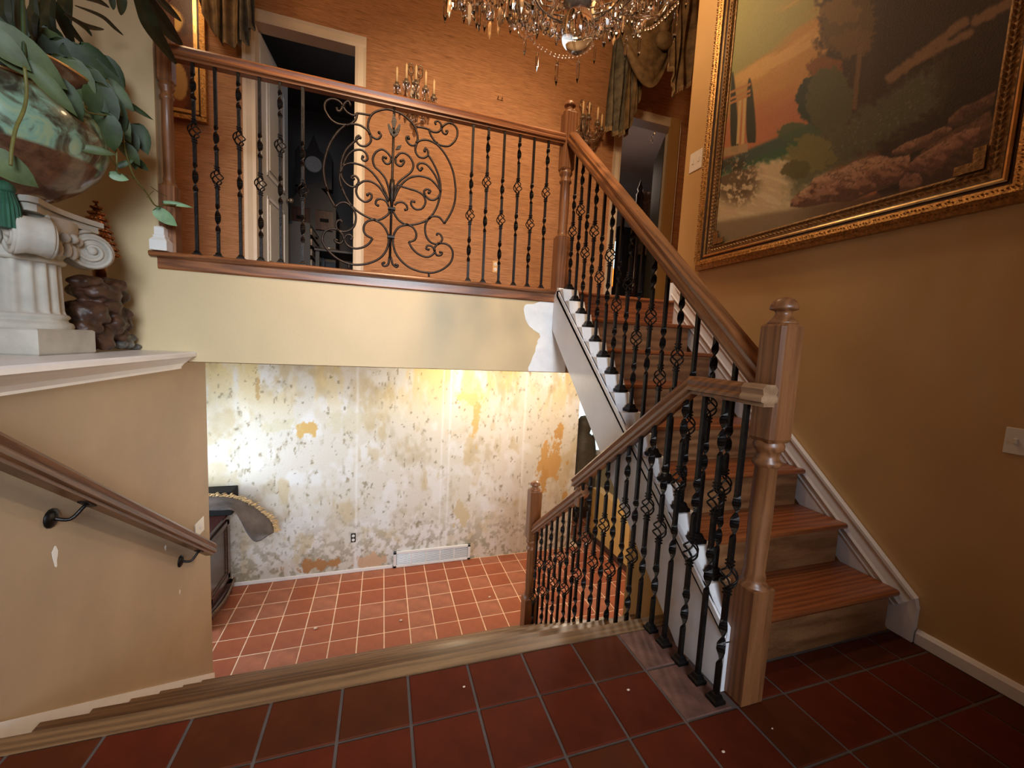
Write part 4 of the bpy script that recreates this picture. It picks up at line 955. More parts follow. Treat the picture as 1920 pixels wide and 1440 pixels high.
# ================================================================== pedestal, urn, plants on the ledge
def ionic(px_, py_, z0):
    t = thing('pedestal', 'pale cast-stone fluted column pedestal with scrolled capital on the white ledge', 'pedestal', (px_, py_, z0))
    m = MB(); m.box((px_-.152, py_-.152, z0), (px_+.152, py_+.152, z0+.098), .006); m.build('plinth', 'stone', t)
    m = MB(); m.lathe([(.148, z0+.098), (.150, z0+.108), (.146, z0+.120), (.134, z0+.126), (.132, z0+.134), (.140, z0+.142), (.138, z0+.150), (.128, z0+.156)], (px_, py_, 0), 36, cap=False); m.build('torus_base', 'stone', t)
    m = MB(); n = 18*6; zs = (z0+.152, z0+.17, z0+.34, z0+.352); vs = []; fs = []
    for i, z in enumerate(zs):
        for k in range(n):
            ph = (k % 6)/6; r = .130-.004*i; fl_ = math.sin(PI*min(1, max(0, (ph-.15)/.85)))
            if 0 < i < 3: r -= .013*fl_
            a = 2*PI*k/n; vs.append((px_+r*math.cos(a), py_+r*math.sin(a), z))
    for i in range(3):
        for k in range(n): fs.append((i*n+k, i*n+(k+1)%n, (i+1)*n+(k+1)%n, (i+1)*n+k))
    m.add(vs, fs, True); m.build('fluted_shaft', 'stone', t)
    m = MB(); m.lathe([(.122, z0+.345), (.134, z0+.350), (.137, z0+.358), (.130, z0+.366), (.126, z0+.372), (.150, z0+.40), (.170, z0+.46), (.175, z0+.50), (.172, z0+.515)], (px_, py_, 0), 32, cap=False)
    rq = random.Random(4)
    for k in range(26):      # carved foliage on the bell
        a = k*2*PI/26; z = z0+.40+.03*rq.random(); r = .160
        m.ball((px_+r*math.cos(a), py_+r*math.sin(a), z), .020, 8, 5, (.8, .8, 1.5))
        m.ball((px_+(r+.012)*math.cos(a+.1), py_+(r+.012)*math.sin(a+.1), z+.045), .017, 8, 5, (1, 1, 1.1))
    m.build('bell', 'stone', t)
    for k in range(4):
        a = PI/4+k*PI/2; dx, dy = math.cos(a), math.sin(a); sx, sy = -dy, dx; cx, cy, cz = px_+dx*.205, py_+dy*.205, z0+.425
        m = MB(); P_ = []
        # solid scroll body, waisted in the middle
        for s_, r_ in ((-.046, .068), (-.040, .073), (-.015, .064), (.015, .064), (.040, .073), (.046, .068)):
            P_.append([(cx+sx*s_+dx*r_*math.cos(q)*1.0, cy+sy*s_+dy*r_*math.cos(q), cz+r_*math.sin(q)) for q in [2*PI*i/28 for i in range(28)]])
        vs = [v for r_ in P_ for v in r_]; fs = [tuple(range(28))[::-1], tuple(5*28+i for i in range(28))]
        for i in range(5):
            for j in range(28): fs.append((i*28+j, i*28+(j+1)%28, (i+1)*28+(j+1)%28, (i+1)*28+j))
        m.add(vs, fs, True)
        for s_ in (-.047, .047):     # raised spiral on both cheeks
            sp = []
            for i in range(44):
                q = i/43*2*PI*2.2; r_ = .066*(1-i/43)**.85+.012; sp.append((cx+sx*s_+dx*r_*math.cos(q+1.6), cy+sy*s_+dy*r_*math.cos(q+1.6), cz+r_*math.sin(q+1.6)))
            m.tube(sp, .0075, 6); m.ball((cx+sx*s_, cy+sy*s_, cz), .017, 10, 6)
        m.build('volute', 'stone', t)
    for (h0, h1, hw, cv) in ((z0+.505, z0+.530, .182, .030), (z0+.532, z0+.552, .196, .034)):
        m = MB(); out = []
        for k in range(4):
            a0 = PI/4+k*PI/2; c0 = (math.cos(a0)*hw*1.414, math.sin(a0)*hw*1.414); a1 = a0+PI/2; c1 = (math.cos(a1)*hw*1.414, math.sin(a1)*hw*1.414); nx, ny = math.cos(a0+PI/4), math.sin(a0+PI/4)
            for i in range(9):
                u = .06+.88*i/8; b_ = cv*math.sin(PI*u); out.append((px_+c0[0]*(1-u)+c1[0]*u-nx*b_, py_+c0[1]*(1-u)+c1[1]*u-ny*b_, h0))
        m.prism(out, (0, 0, h1-h0)); m.build('abacus', 'stone', t)
    return t
PX_, PY_ = -1.335, 2.06
ionic(PX_, PY_, 1.030)
ur = thing('urn', 'large painted enamel urn with brown bands resting on the stone pedestal', 'urn', (PX_, PY_, 1.583))
m = MB(); z0 = 1.583; pr_ = [(.085, 0), (.10, .008), (.105, .02), (.098, .03), (.13, .05), (.19, .10), (.245, .165), (.272, .23), (.278, .28), (.268, .335), (.240, .39), (.222, .415), (.226, .44), (.245, .462), (.256, .474), (.258, .488), (.246, .490), (.232, .47), (.21, .43), (.21, .40)]
m.lathe([(r, h+z0) for r, h in pr_], (PX_, PY_, 0), 48); m.build('bowl', 'urn', ur)
for h, r in ((.484, .257), (.392, .242)):
    m = MB(); m.tube([(PX_+r*math.cos(2*PI*k/48), PY_+r*math.sin(2*PI*k/48), z0+h) for k in range(48)], .0045, 6, closed=True); m.build('gilt_band', 'gold_bright', ur)
m = MB(); m.lathe([(.05, z0+.42), (.215, z0+.425)], (PX_, PY_, 0), 24); m.build('soil', 'black_wood', ur)
# green tassel
c = at_x(8, 350, -1.21); tt = thing('tassel', 'dark green silk tassel hanging from the urn at the left picture edge', 'tassel', c)
m = MB(); m.lathe([(.005, .02), (.022, .01), (.026, -.008), (.020, -.02)], c, 14); m.build('tassel_head', 'silk', tt)
m = MB(); n = 40; vs = []
for z, r in ((-.018, .020), (-.06, .030), (-.135, .034)):
    for k in range(n): rr_ = r*(1+.12*(k % 2)); vs.append((c.x+rr_*math.cos(2*PI*k/n), c.y+rr_*math.sin(2*PI*k/n), c.z+z))
fs = [(i*n+k, i*n+(k+1)%n, (i+1)*n+(k+1)%n, (i+1)*n+k) for i in range(2) for k in range(n)]+[tuple(2*n+k for k in range(n))]
m.add(vs, fs); m.build('tassel_skirt', 'silk', tt)

# leaf: heart outline folded along its rib, drawn towards the tip
def leaf(parent, px, py, X, size, ang, mat, tilt=0.0, thin=1.0, yaw=None, name='leaf', rl=random.Random(8)):
    c = at_x(px, py, X); d = (c-CAM).length; L = size*d/FPX*.84
    up = Vector((0, 0, 1)); view = (c-CAM).normalized(); side = view.cross(up).normalized(); up2 = side.cross(view)
    a = math.radians(ang); t = (side*math.cos(a)+up2*math.sin(a)); w_ = view.cross(t)
    nrm = (view*-1+Vector((rl.uniform(-.5, .5), 0, rl.uniform(-.1, .6)))*(.6 if yaw is None else yaw)).normalized()
    t = (t-nrm*t.dot(nrm)*.6).normalized(); w_ = nrm.cross(t).normalized()
    prof = [(-.50, .0), (-.56, .13), (-.48, .27), (-.30, .36), (-.08, .37), (.12, .31), (.30, .20), (.42, .09), (.52, .0)]
    vs = []; n = len(prof)
    for i, (u, v) in enumerate(prof): vs.append(c+t*(u*L)+nrm*(-.10*L*(u+.2)**2*1.2))
    for sgn in (1, -1):
        for (u, v) in prof:
            vs.append(c+t*(u*L)+w_*(sgn*v*L*thin)+nrm*(.10*L*v*2-.16*L*(u+.2)**2+rl.uniform(-.01, .01)*L))
        
    fs = []
    for i in range(n-1):
        fs.append((i, i+1, n+i+1, n+i)); fs.append((i+1, i, 2*n+i, 2*n+i+1))
    m = MB(); m.add(vs, fs, True); 
    off = nrm*.0012; k = len(vs); m.add([v-off for v in vs], [f[::-1] for f in fs], True)
    return m.build(name, mat, parent)
ph = thing('pothos_plant', 'trailing green pothos growing out of the painted urn', 'plant', (PX_, PY_, 2.05))
LV = [(12,92,46,-38,'leaf_l',-1.14),(30,76,44,-50,'leaf',-1.2),(52,112,74,-28,'leaf_l',-1.12),(88,100,46,-40,'leaf',-1.2),(100,120,50,-52,'leaf',-1.18),(122,104,52,-30,'leaf_l',-1.18),(146,126,56,-48,'leaf',-1.14),
 (166,140,60,-58,'leaf',-1.12),(190,128,50,-40,'leaf',-1.16),(206,150,48,-52,'leaf',-1.14),(150,158,52,-70,'leaf_l',-1.1),(176,176,58,-76,'leaf',-1.08),(200,182,46,-48,'leaf_l',-1.06),(222,180,40,-40,'leaf_l',-1.08),
 (258,206,38,-22,'leaf',-1.06),(192,206,60,-84,'leaf',-1.06),(214,216,50,-70,'leaf',-1.06),(170,220,58,-96,'leaf',-1.1),(186,244,56,-100,'leaf',-1.08),(206,250,46,-80,'leaf',-1.05),(228,232,34,-60,'leaf_l',-1.05),
 (233,248,26,-60,'leaf',-1.05),(266,262,38,-72,'leaf',-1.05),(248,264,30,-70,'leaf',-1.06),(246,290,30,-52,'leaf',-1.05),(98,168,62,-46,'leaf_l',-1.08),(130,190,46,-60,'leaf',-1.08),(186,284,36,8,'leaf_l',-1.04),
 (236,306,24,40,'leaf',-1.06),(224,332,20,-5,'leaf_mint',-1.06),(266,310,18,-40,'leaf',-1.06),(252,308,16,-80,'leaf',-1.06),(312,409,32,-36,'leaf_mint',-1.04),(335,384,36,2,'leaf_mint',-1.04),(22,318,54,-32,'leaf_l',-1.05),
 (8,120,40,-60,'leaf',-1.2),(70,88,36,-20,'leaf',-1.25),(110,84,34,-60,'leaf',-1.25),(150,200,44,-60,'leaf',-1.12),(128,150,50,-62,'leaf',-1.14),(214,136,34,-50,'leaf',-1.2)]
for (x, y, s_, a_, mt, X) in LV:
    leaf(ph, x, y, X, s_, a_, mt, thin=.28 if (x, y) in ((335, 384), (258, 206)) else (.45 if (x, y) in ((186, 284), (98, 168), (236, 306)) else .85))
def vine(pts, X, r=.0035, mat='vine', par=ph, name='stem'):
    m = MB(); m.tube(spline([at_x(x, y, X) for x, y in pts], 5), r, 6); m.build(name, mat, par)
vine([(200,150),(222,190),(230,235),(232,270),(240,300),(252,332),(275,362),(292,386),(312,384),(350,385)], -1.05)
vine([(205,200),(216,255),(219,300),(220,322),(236,328),(250,334)], -1.055)
vine([(186,284),(205,290),(216,310)], -1.05, .002); vine([(283,350),(300,362),(313,368)], -1.05, .002); vine([(275,370),(288,358)], -1.05, .0015)
vine([(46,125),(50,170),(45,205),(30,240),(22,280),(20,310)], -1.03, .0045, 'vine'); vine([(155,190),(162,208),(185,215),(200,216)], -1.05, .003)
vine([(42,-10),(44,60),(46,125)], -1.12, .006, 'leaf')
pm = thing('palm_plant', 'tall feathery palm with dark drooping fronds above the pothos', 'plant', (PX_, PY_, 2.1))
def frond(pts, X, wpx, mat='palm'):
    q = spline([at_x(x, y, X) for x, y in pts], 5); m = MB(); n = len(q); vs = []
    for i, p in enumerate(q):
        t = i/(n-1); d = (q[min(i+1, n-1)]-q[max(i-1, 0)]).normalized(); s_ = d.cross((p-CAM).normalized()).normalized(); hw = wpx*(p-CAM).length/FPX*.5*max(.06, math.sin(PI*(t*.9+.06)))
        vs += [p-s_*hw, p+(p-CAM).normalized()*hw*.4, p+s_*hw]
    fs = []
    for i in range(n-1): fs += [(3*i, 3*i+1, 3*i+4, 3*i+3), (3*i+1, 3*i+2, 3*i+5, 3*i+4)]
    m.add(vs, fs); m.add([(v[0], v[1]+.001, v[2]) for v in map(tuple, vs)], [f[::-1] for f in fs]); m.build('frond', mat, pm)
for pts, X, wp in [([(250,-30),(272,20),(290,60),(330,120)], -1.0, 18), ([(262,-30),(292,20),(320,62),(342,84)], -1.0, 16), ([(270,-30),(310,10),(340,40)], -1.02, 8), ([(225,-30),(228,0),(226,28)], -1.0, 9), ([(206,-30),(210,0),(212,18)], -1.0, 6),
    ([(140,10),(190,30),(215,52),(231,66)], -1.2, 4), ([(120,25),(160,48),(195,55)], -1.2, 5), ([(130,32),(160,52),(172,68)], -1.2, 4), ([(130,-10),(180,0),(205,14)], -1.2, 5), ([(90,-20),(60,30),(66,80)], -1.2, 9), ([(36,-20),(40,40),(42,82)], -1.15, 9),
    ([(10,-20),(8,20),(16,44)], -1.15, 10), ([(62,-20),(64,40),(62,80)], -1.2, 8), ([(100,-20),(92,30),(104,70)], -1.25, 9), ([(100,0),(118,40),(140,92)], -1.3, 10), ([(110,10),(130,50),(160,86)], -1.3, 7), ([(20,-20),(24,30),(30,60)], -1.3, 16), ([(80,-20),(82,20),(76,62)], -1.3, 14), ([(130,-20),(120,20),(128,60)], -1.3, 12)]:
    frond(pts, X, wp)

# carved claw-foot stand with a beaded cone
c = at_x(186, 655, -1.24); cs = thing('carved_stand', 'dark brown carved stand with grey claw foot beside the pedestal on the ledge', 'stand', (c.x, c.y, 1.03))
def lumpy(blobs, name, mat, amp=.012, sub=2, sc=14):
    bm = bmesh.new()
    for (q, r, s_) in blobs:
        g = bmesh.ops.create_icosphere(bm, subdivisions=sub, radius=r); 
        for v in g['verts']: v.co = Vector((v.co.x*s_[0], v.co.y*s_[1], v.co.z*s_[2]))+Vector(q)
    from mathutils import noise as mn
    for v in bm.verts:
        n_ = mn.noise(v.co*sc)*amp+mn.noise(v.co*sc*2.7)*amp*.6; ce = min(blobs, key=lambda b: (Vector(b[0])-v.co).length)
        v.co += (v.co-Vector(ce[0])).normalized()*n_
    me = D.meshes.new(name); 
    off = wpos(cs); 
    for v in bm.verts: v.co -= off
    bm.to_mesh(me); bm.free(); me.polygons.foreach_set('use_smooth', [True]*len(me.polygons)); o = D.objects.new(name, me); col.objects.link(o); o.parent = cs; me.materials.append(M[mat])
    md = o.modifiers.new('merge', 'REMESH'); md.mode = 'VOXEL'; md.voxel_size = .006; md.use_smooth_shade = True
    tx = D.textures.new(name+'_relief', 'STUCCI'); tx.noise_scale = .035; tx.turbulence = 8
    dm = o.modifiers.new('relief', 'DISPLACE'); dm.texture = tx; dm.strength = amp*1.3; dm.mid_level = .5
    return o
X_ = -1.24
Q = lambda x, y: at_x(x, y, X_)
lumpy([(Q(160,530), .055, (1, 1.3, .6)), (Q(205,535), .06, (1, 1.3, .62)), (Q(180,548), .09, (1, 1.2, .55)), (Q(222,552), .04, (1, 1.2, 1)), (Q(190,572), .075, (1, 1, .8)), (Q(165,588), .075, (1, 1, .8)), (Q(212,588), .062, (1, 1.1, .7)), (Q(200,606), .075, (1, 1, .8)), (Q(228,604), .045, (1, 1, .9)), (Q(160,615), .06, (1, 1, .8)), (Q(182,632), .06, (1, 1, .9)), (Q(215,625), .05, (1, 1, .8)), (Q(238,612), .022, (1, 1, 1.4))], 'carved_body', 'resin', .016)
lumpy([(Q(222,645), .030, (1.2, 1.2, .8)), (Q(238,646), .030, (1.2, 1.3, .75)), (Q(254,650), .024, (1.1, 1.3, .7)), (Q(244,634), .024, (1, 1, .8)), (Q(232,630), .026, (1, 1, 1.2))], 'claw_foot', 'paw', .006)
m = MB(); q = Q(262, 655); m.lathe([(.006, 0), (.004, .014), (.0005, .030)], (0, 0, 0), 6); m.v = [(q.x+v[0], q.y+v[2], 1.036+v[1]) for v in m.v]; m.build('claw', 'black_wood', cs)
m = MB(); ct = at_x(166, 372, -1.26); cb = at_x(168, 445, -1.26)
for i in range(10):
    t = i/9; z = ct.z+(cb.z-.06-ct.z)*t; r = .006+.062*t**.8; n_ = max(1, int(2*PI*r/.013))
    for k in range(n_): a = 2*PI*k/n_+i; m.ball((ct.x+r*math.cos(a), ct.y+.05+r*math.sin(a), z), .0085, 6, 4, (1, 1, .7))
m.lathe([(.001, ct.z), (.03, (ct.z+cb.z)/2), (.058, cb.z-.06), (.03, cb.z-.08), (.02, 1.33)], (ct.x, ct.y+.05, 0), 12); m.build('beaded_cone', 'copper', cs)

# ================================================================== small picture with lamp, left end of hall
xq = at_y(388, 200, YW-.03).x; zq = at_y(388, 232, YW-.03).z
sp_ = thing('small_painting', 'gilt-framed figure painting lit by a picture light, left of the hall doorway', 'painting', (xq-.4, YW-.03, zq+.5))
m = MB(); x0, x1, z0, z1 = xq-.82, xq, zq, zq+1.15
for i, (o0, o1, th, mt, nm) in enumerate(((0, .035, .045, 'gold', 'outer_moulding'), (.035, .05, .034, 'frame_dark', 'dark_cove'), (.05, .075, .038, 'gold_bright', 'inner_moulding'))):
    m = MB()
    for a_ in ((x0+o0, z0+o0, x1-o0, z0+o1), (x0+o0, z1-o1, x1-o0, z1-o0), (x0+o0, z0+o1, x0+o1, z1-o1), (x1-o1, z0+o1, x1-o0, z1-o1)): m.box((a_[0], YW-th, a_[1]), (a_[2], YW-.001, a_[3]), .004)
    m.build(nm, mt, sp_)
def smallp(a, b, pts):
    n = fbm(a*5, b*5, 3); c = np.ones(a.shape+(3,))*np.array((110, 52, 22))/255.; c = mixc(c, (70, 26, 14), sstep(.45, .6, n)); c = mixc(c, (176, 140, 88), sstep(1.1, .9, ((a-.83)/.10)**2+((b-.20)/.13)**2+(n-.5))); c = mixc(c, (230, 190, 110), sstep(1.2, .8, ((a-.72)/.18)**2+((b-.62)/.10)**2+(n-.5))); return c
grid_vcol('canvas', (x0+.07, YW-.02, z0+.07), (x1-x0-.14, 0, 0), (0, 0, z1-z0-.14), 70, 90, smallp, 'canvas_small', sp_)
pl = thing('picture_light', 'brass picture light glowing over the small gilt-framed painting', 'lamp', (xq-.40, YW-.16, z1+.02))
m = MB(); m.tube([(xq-.56, YW-.17, z1+.03), (xq-.24, YW-.17, z1+.03)], .022, 12); m.build('lamp_tube', 'brass', pl)
m = MB(); m.tube(spline([(xq-.40, YW-.002, z1-.02), (xq-.40, YW-.05, z1+.06), (xq-.40, YW-.12, z1+.07), (xq-.40, YW-.165, z1+.05)], 4), .006, 8); m.build('lamp_arm', 'brass', pl)
m = MB(); m.tube([(xq-.53, YW-.165, z1+.005), (xq-.27, YW-.165, z1+.005)], .010, 8); m.build('lit_tube', 'bulb', pl)
light('picture_lamp', 'POINT', (xq-.36, YW-.17, z1-.03), 1.1, (1, .68, .28), .03)

# ================================================================== door leaf and dim room objects
df = at_y(534, 375, 4.66); hx, hy = D1[0]+.005, YW+.10
dr = thing('door_1', None, None, (hx, hy, ZF), kind='structure')
dv = Vector((df.x-hx, 4.72-hy, 0)); wl = dv.length; dv.normalize(); dn = Vector((dv.y, -dv.x, 0))
m = MB(); cc = Vector((hx, hy, ZF))+dv*(wl/2)+Vector((0, 0, 1.0)); m.pbox(cc, dv*(wl/2), dn*.018, (0, 0, 1.0)); m.build('door_leaf', 'door_white', dr)
for (z0_, z1_) in ((.18, .78), (.95, 1.85)):
    m = MB(); 
    for (u0, u1, a0, a1) in ((.12, wl-.12, z0_, z0_+.025), (.12, wl-.12, z1_-.025, z1_), (.12, .145, z0_, z1_), (wl-.145, wl-.12, z0_, z1_)):
        c_ = Vector((hx, hy, ZF))+dv*((u0+u1)/2)+Vector((0, 0, (a0+a1)/2))+dn*.020; m.pbox(c_, dv*((u1-u0)/2), dn*.005, (0, 0, (a1-a0)/2))
    m.build('panel_moulding', 'white', dr)
    m = MB(); c_ = Vector((hx, hy, ZF))+dv*(wl/2)+Vector((0, 0, (z0_+z1_)/2))+dn*.021; m.pbox(c_, dv*(wl/2-.18), dn*.006, (0, 0, (z1_-z0_)/2-.06)); m.build('raised_panel', 'door_white', dr)
m = MB(); kz = df.z; kp = Vector((hx, hy, kz))+dv*(wl-.06); m.tube([kp+dn*.018, kp+dn*.05], .010, 8); m.ball(kp+dn*.062, .024, 10, 8); m.tube([kp+dn*.02+Vector((0, 0, -.001)), kp+dn*.022], .028, 12); m.build('door_knob', 'silver', dr)
YD = 5.9
hu = thing('hutch', 'near-black tall arched hutch standing in the dim room behind the open door', 'cabinet', (-.9, YD, ZF))
ax, bx_ = at_y(543, 400, YD-.2).x, at_y(630, 400, YD-.2).x; zt_ = at_y(590, 330, YD-.2).z
m = MB(); m.box((ax, YD-.2, ZF), (bx_, YD+.25, zt_-.35)); m.prism([(ax+(bx_-ax)*i/12, YD-.2, zt_-.35+.25*math.sin(PI*i/12)) for i in range(13)], (0, .45, 0)); m.build('body', 'black_wood', hu)
for k in range(2):
    m = MB(); w2 = (bx_-ax)/2; m.box((ax+k*w2+.03, YD-.225, ZF+.9), (ax+(k+1)*w2-.03, YD-.202, zt_-.4), .006); d_ = m.build('door', 'mahog', hu)
    m = MB(); m.box((ax+k*w2+.08, YD-.229, ZF+1.0), (ax+(k+1)*w2-.08, YD-.226, zt_-.5)); m.build('glass_panel', 'black', d_)
ck = thing('mantel_clock', 'dark gothic spired clock with pale round dial on top of the hutch', 'clock', (at_y(588, 309, YD-.1).x, YD-.1, zt_-.1))
cx_ = ck.location.x; cz_ = at_y(588, 309, YD-.1).z; m = MB(); zb_ = zt_-.10
m.prism([(cx_-.21, YD-.1, zb_), (cx_+.21, YD-.1, zb_), (cx_+.21, YD-.1, cz_+.12), (cx_+.17, YD-.1, cz_+.20), (cx_+.14, YD-.1, cz_+.13), (cx_+.07, YD-.1, cz_+.18), (cx_, YD-.1, cz_+.36), (cx_-.07, YD-.1, cz_+.18), (cx_-.14, YD-.1, cz_+.13), (cx_-.17, YD-.1, cz_+.20), (cx_-.21, YD-.1, cz_+.12)], (0, .16, 0)); m.build('case', 'black_wood', ck)
m = MB(); m.lathe([(.095, -.118), (.095, -.102), (.085, -.122), (.001, -.122)], (cx_, YD, cz_), 24, axis='y', sm=False); m.build('dial', 'clock_face', ck)
a_, b_ = at_y(548, 452, 5.1), at_y(575, 478, 5.1)
dk = thing('drawer_chest', 'low chest with pale slatted drawers just inside the open white door', 'chest', (a_.x, 5.1, ZF))
m = MB(); m.box((a_.x-.25, 4.95, ZF), (a_.x+.20, 5.6, a_.z+.18)); m.build('body', 'black_wood', dk)
for k in range(4):
    m = MB(); z_ = a_.z+.10-k*.11; m.box((a_.x+.20, 4.98, z_-.035), (a_.x+.215, 5.57, z_+.035), .004); d_ = m.build('drawer', 'silver', dk)
    m = MB(); m.box((a_.x+.215, 5.22, z_-.006), (a_.x+.225, 5.32, z_+.006)); m.build('pull', 'black', d_)
q = at_y(612, 472, 5.3); tb = thing('side_table', 'dark table with a pale dish inside the dim room', 'table', (q.x, 5.3, ZF))
m = MB(); m.box((q.x-.10, 5.1, q.z-.035), (q.x+.40, 5.6, q.z-.005), .004); m.build('tabletop', 'black_wood', tb)
for sx in (-.07, .36):
    for sy in (5.14, 5.56): m = MB(); m.box((q.x+sx-.02, sy-.02, ZF), (q.x+sx+.02, sy+.02, q.z-.035)); m.build('leg', 'black_wood', tb)
m = MB(); m.lathe([(.04, 0), (.06, .01), (.11, .030), (.105, .032), (.055, .016), (.001, .012)], (q.x+.03, 5.28, q.z-.005), 20); tag(m.build('dish', 'silver', origin=(q.x+.03, 5.28, q.z-.005)), 'pale dish on the dark table beyond the left doorway', 'dish')

# right doorway: bed, window, lamp, door leaf
YR = 5.4
bd = thing('canopy_bed', 'dark wooden bed with turned post and floral hanging in the room beyond', 'bed', (at_y(1195, 450, YR).x, YR, ZF))
c0 = at_y(1197, 400, YR); zt2 = at_y(1197, 335, YR).z
m = MB(); m.lathe([(.05, ZF), (.05, ZF+.6), (.035, ZF+.65), (.045, ZF+.9), (.03, ZF+1.2), (.05, zt2-.25), (.055, zt2-.22), (.03, zt2-.18), (.045, zt2-.14), (.020, zt2-.08), (.012, zt2-.04), (.002, zt2)], (c0.x, YR, 0), 14); m.build('bedpost', 'mahog', bd)
m = MB(); a_ = at_y(1158, 425, YR+.1); b_ = at_y(1230, 470, YR+.1); m.box((a_.x, YR+.06, ZF), (b_.x+.5, YR+.12, a_.z)); m.build('headboard', 'black_wood', bd)
m = MB(); n = 30; vs = []
for zc in (zt2-.16, ZF+1.05):
    for k in range(n): vs.append((c0.x+.03+.40*k/(n-1), YR+.03*math.sin(k*1.1), zc))
m.add(vs, [(k, k+1, n+k+1, n+k) for k in range(n-1)]); m.add([(v[0], v[1]+.004, v[2]) for v in vs], [(k, n+k, n+k+1, k+1) for k in range(n-1)]); m.build('hanging', 'floral', bd)
wa, wb_ = at_y(1146, 452, 6.6), at_y(1168, 556, 6.6); w2 = thing('window_2', None, None, (wa.x, 6.6, wa.z-.4), kind='structure')
m = MB(); m.box((wa.x-.35, 6.60, wa.z-1.4), (wb_.x, 6.61, wa.z)); m.build('pane', 'window_glow', w2)
m = MB(); m.box((wa.x-.42, 6.57, wa.z), (wb_.x+.05, 6.63, wa.z+.06)); m.box((wb_.x, 6.57, wa.z-1.4), (wb_.x+.05, 6.63, wa.z)); m.build('window_frame', 'white', w2)
q = at_y(1148, 522, 6.1); lp = thing('table_lamp', 'small glowing orange lamp shade in the room past the right doorway', 'lamp', (q.x, 6.1, q.z))
m = MB(); m.lathe([(.045, -.13), (.05, -.12), (.03, .05), (.012, .16), (.001, .18)], q, 14); m.build('shade', 'lamp_orange', lp)
m = MB(); m.lathe([(.07, ZF+.6), (.07, ZF+.62), (.02, ZF+.66), (.018, q.z-.12)], (q.x, 6.1, 0), 12); m.build('base', 'brass', lp)
m = MB(); m.box((q.x-.25, 5.9, ZF), (q.x+.25, 6.3, ZF+.6), .01); tag(m.build('nightstand', 'mahog', origin=(q.x, 6.1, ZF)), 'dark nightstand under the orange lamp beyond the right doorway', 'nightstand')
fx = at_y(1222, 400, 4.62).x; dr2 = thing('door_2', None, None, (D2[1]-.01, YW+.12, ZF), kind='structure')
m = MB(); m.prism([(D2[1]-.012, YW+.13, ZF), (fx, 4.66, ZF), (fx+.036, 4.68, ZF), (D2[1]+.02, YW+.15, ZF)], (0, 0, 1.99)); m.build('door_leaf', 'olive', dr2)
c1 = at_y(1258, 300, YW-.01); m = MB(); m.box((at_y(1252, 300, YW-.03).x, YW-.035, ZF), (at_y(1266, 300, YW-.03).x+.02, YW-.001, 3.66), .006); struct(m.build('trim_7', 'tan_casing', origin=(c1.x, YW, ZF)))

# ================================================================== draperies
def drape(name, label, pts_bot, ztop, y, mat, folds=7, amp=.035, group=None, fringe=True, rows=14):
    """pts_bot: (px, py) along the hem, left to right"""
    B = [at_y(a, b, y) for a, b in pts_bot]; n = 60; m = MB(); vs = []; hem = []
    for i in range(n):
        t = i/(n-1)*(len(B)-1); k = min(int(t), len(B)-2); f = t-k; b = B[k].lerp(B[k+1], f); hem.append(b)
    for j in range(rows):
        for i, b in enumerate(hem):
            s_ = j/(rows-1); z = ztop+(b.z-ztop)*s_; ph_ = i/(n-1)*folds*2*PI
            vs.append((b.x+.012*math.sin(ph_*.5+s_*3), y+amp*math.sin(ph_)*(.5+.5*s_)+.015*math.sin(9*s_+i*.2), z))
    fs = [(j*n+i, j*n+i+1, (j+1)*n+i+1, (j+1)*n+i) for j in range(rows-1) for i in range(n-1)]
    m.add(vs, fs, True); m.add([(v[0], v[1]+.006, v[2]) for v in vs], [f[::-1] for f in fs], True)
    t = thing(name, label, 'curtain', (hem[n//2].x, y, hem[n//2].z), group); m.build('cloth', mat, t)
    if fringe:
        m = MB()
        for i in range(0, n, 1):
            b = vs[(rows-1)*n+i]; m.tube([(b[0], b[1], b[2]+.01), (b[0], b[1], b[2]-.035)], .004, 4)
        m.build('fringe', 'fringe', t, kind='stuff')
    return t
drape('curtain_tail', 'grey green brocade curtain tail hanging left of the right doorway', [(1136,238),(1150,246),(1168,250),(1176,246)], 4.75, 3.72, 'tapestry', 4, .03)
drape('curtain_tail', 'olive gold curtain tail gathered just right of the grey green one', [(1168,250),(1180,240),(1190,215),(1200,180)], 4.75, 3.68, 'tapestry_b', 4, .03, fringe=False)
drape('curtain_tail', 'brown brocade tail with tan tassels beside the mustard wall corner', [(1255,118),(1262,140),(1262,172),(1280,166),(1296,150)], 4.75, 3.46, 'tapestry_b', 4, .03)
drape('curtain_tail', 'dark brown brocade curtain tail above the left doorway casing', [(372,0),(398,62),(420,84),(446,88),(452,80)], 4.75, 3.72, 'tapestry_b', 5, .03, fringe=False)
drape('curtain_tail', 'grey brocade curtain tail at the upper left corner of the left doorway', [(450,86),(462,80),(472,62),(476,40)], 4.75, 3.70, 'tapestry', 4, .03, fringe=False)
# swag: scooped horizontal folds
sw = thing('curtain_swag', 'gathered olive gold swag looping over the right doorway', 'curtain', (at_y(1220, 150, 3.6).x, 3.6, at_y(1220, 150, 3.6).z))
A_, B_ = at_y(1168, -60, 3.62), at_y(1262, 40, 3.62); low = at_y(1214, 180, 3.62)
n, rows = 30, 26; vs = []
for j in range(rows):
    s_ = j/(rows-1)
    for i in range(n):
        t = i/(n-1); x = A_.x+(B_.x-A_.x)*t; sag = math.sin(PI*t)**.8; z = 4.75+(B_.z*t+A_.z*(1-t)-4.75)*s_*.9; z = 4.72-s_*(4.72-low.z)*sag-(1-sag)*s_*.55
        vs.append((x, 3.62-.09*math.sin(PI*t)*s_-.030*abs(math.sin(s_*19+t*1.2)), z))
m = MB(); fs = [(j*n+i, j*n+i+1, (j+1)*n+i+1, (j+1)*n+i) for j in range(rows-1) for i in range(n-1)]
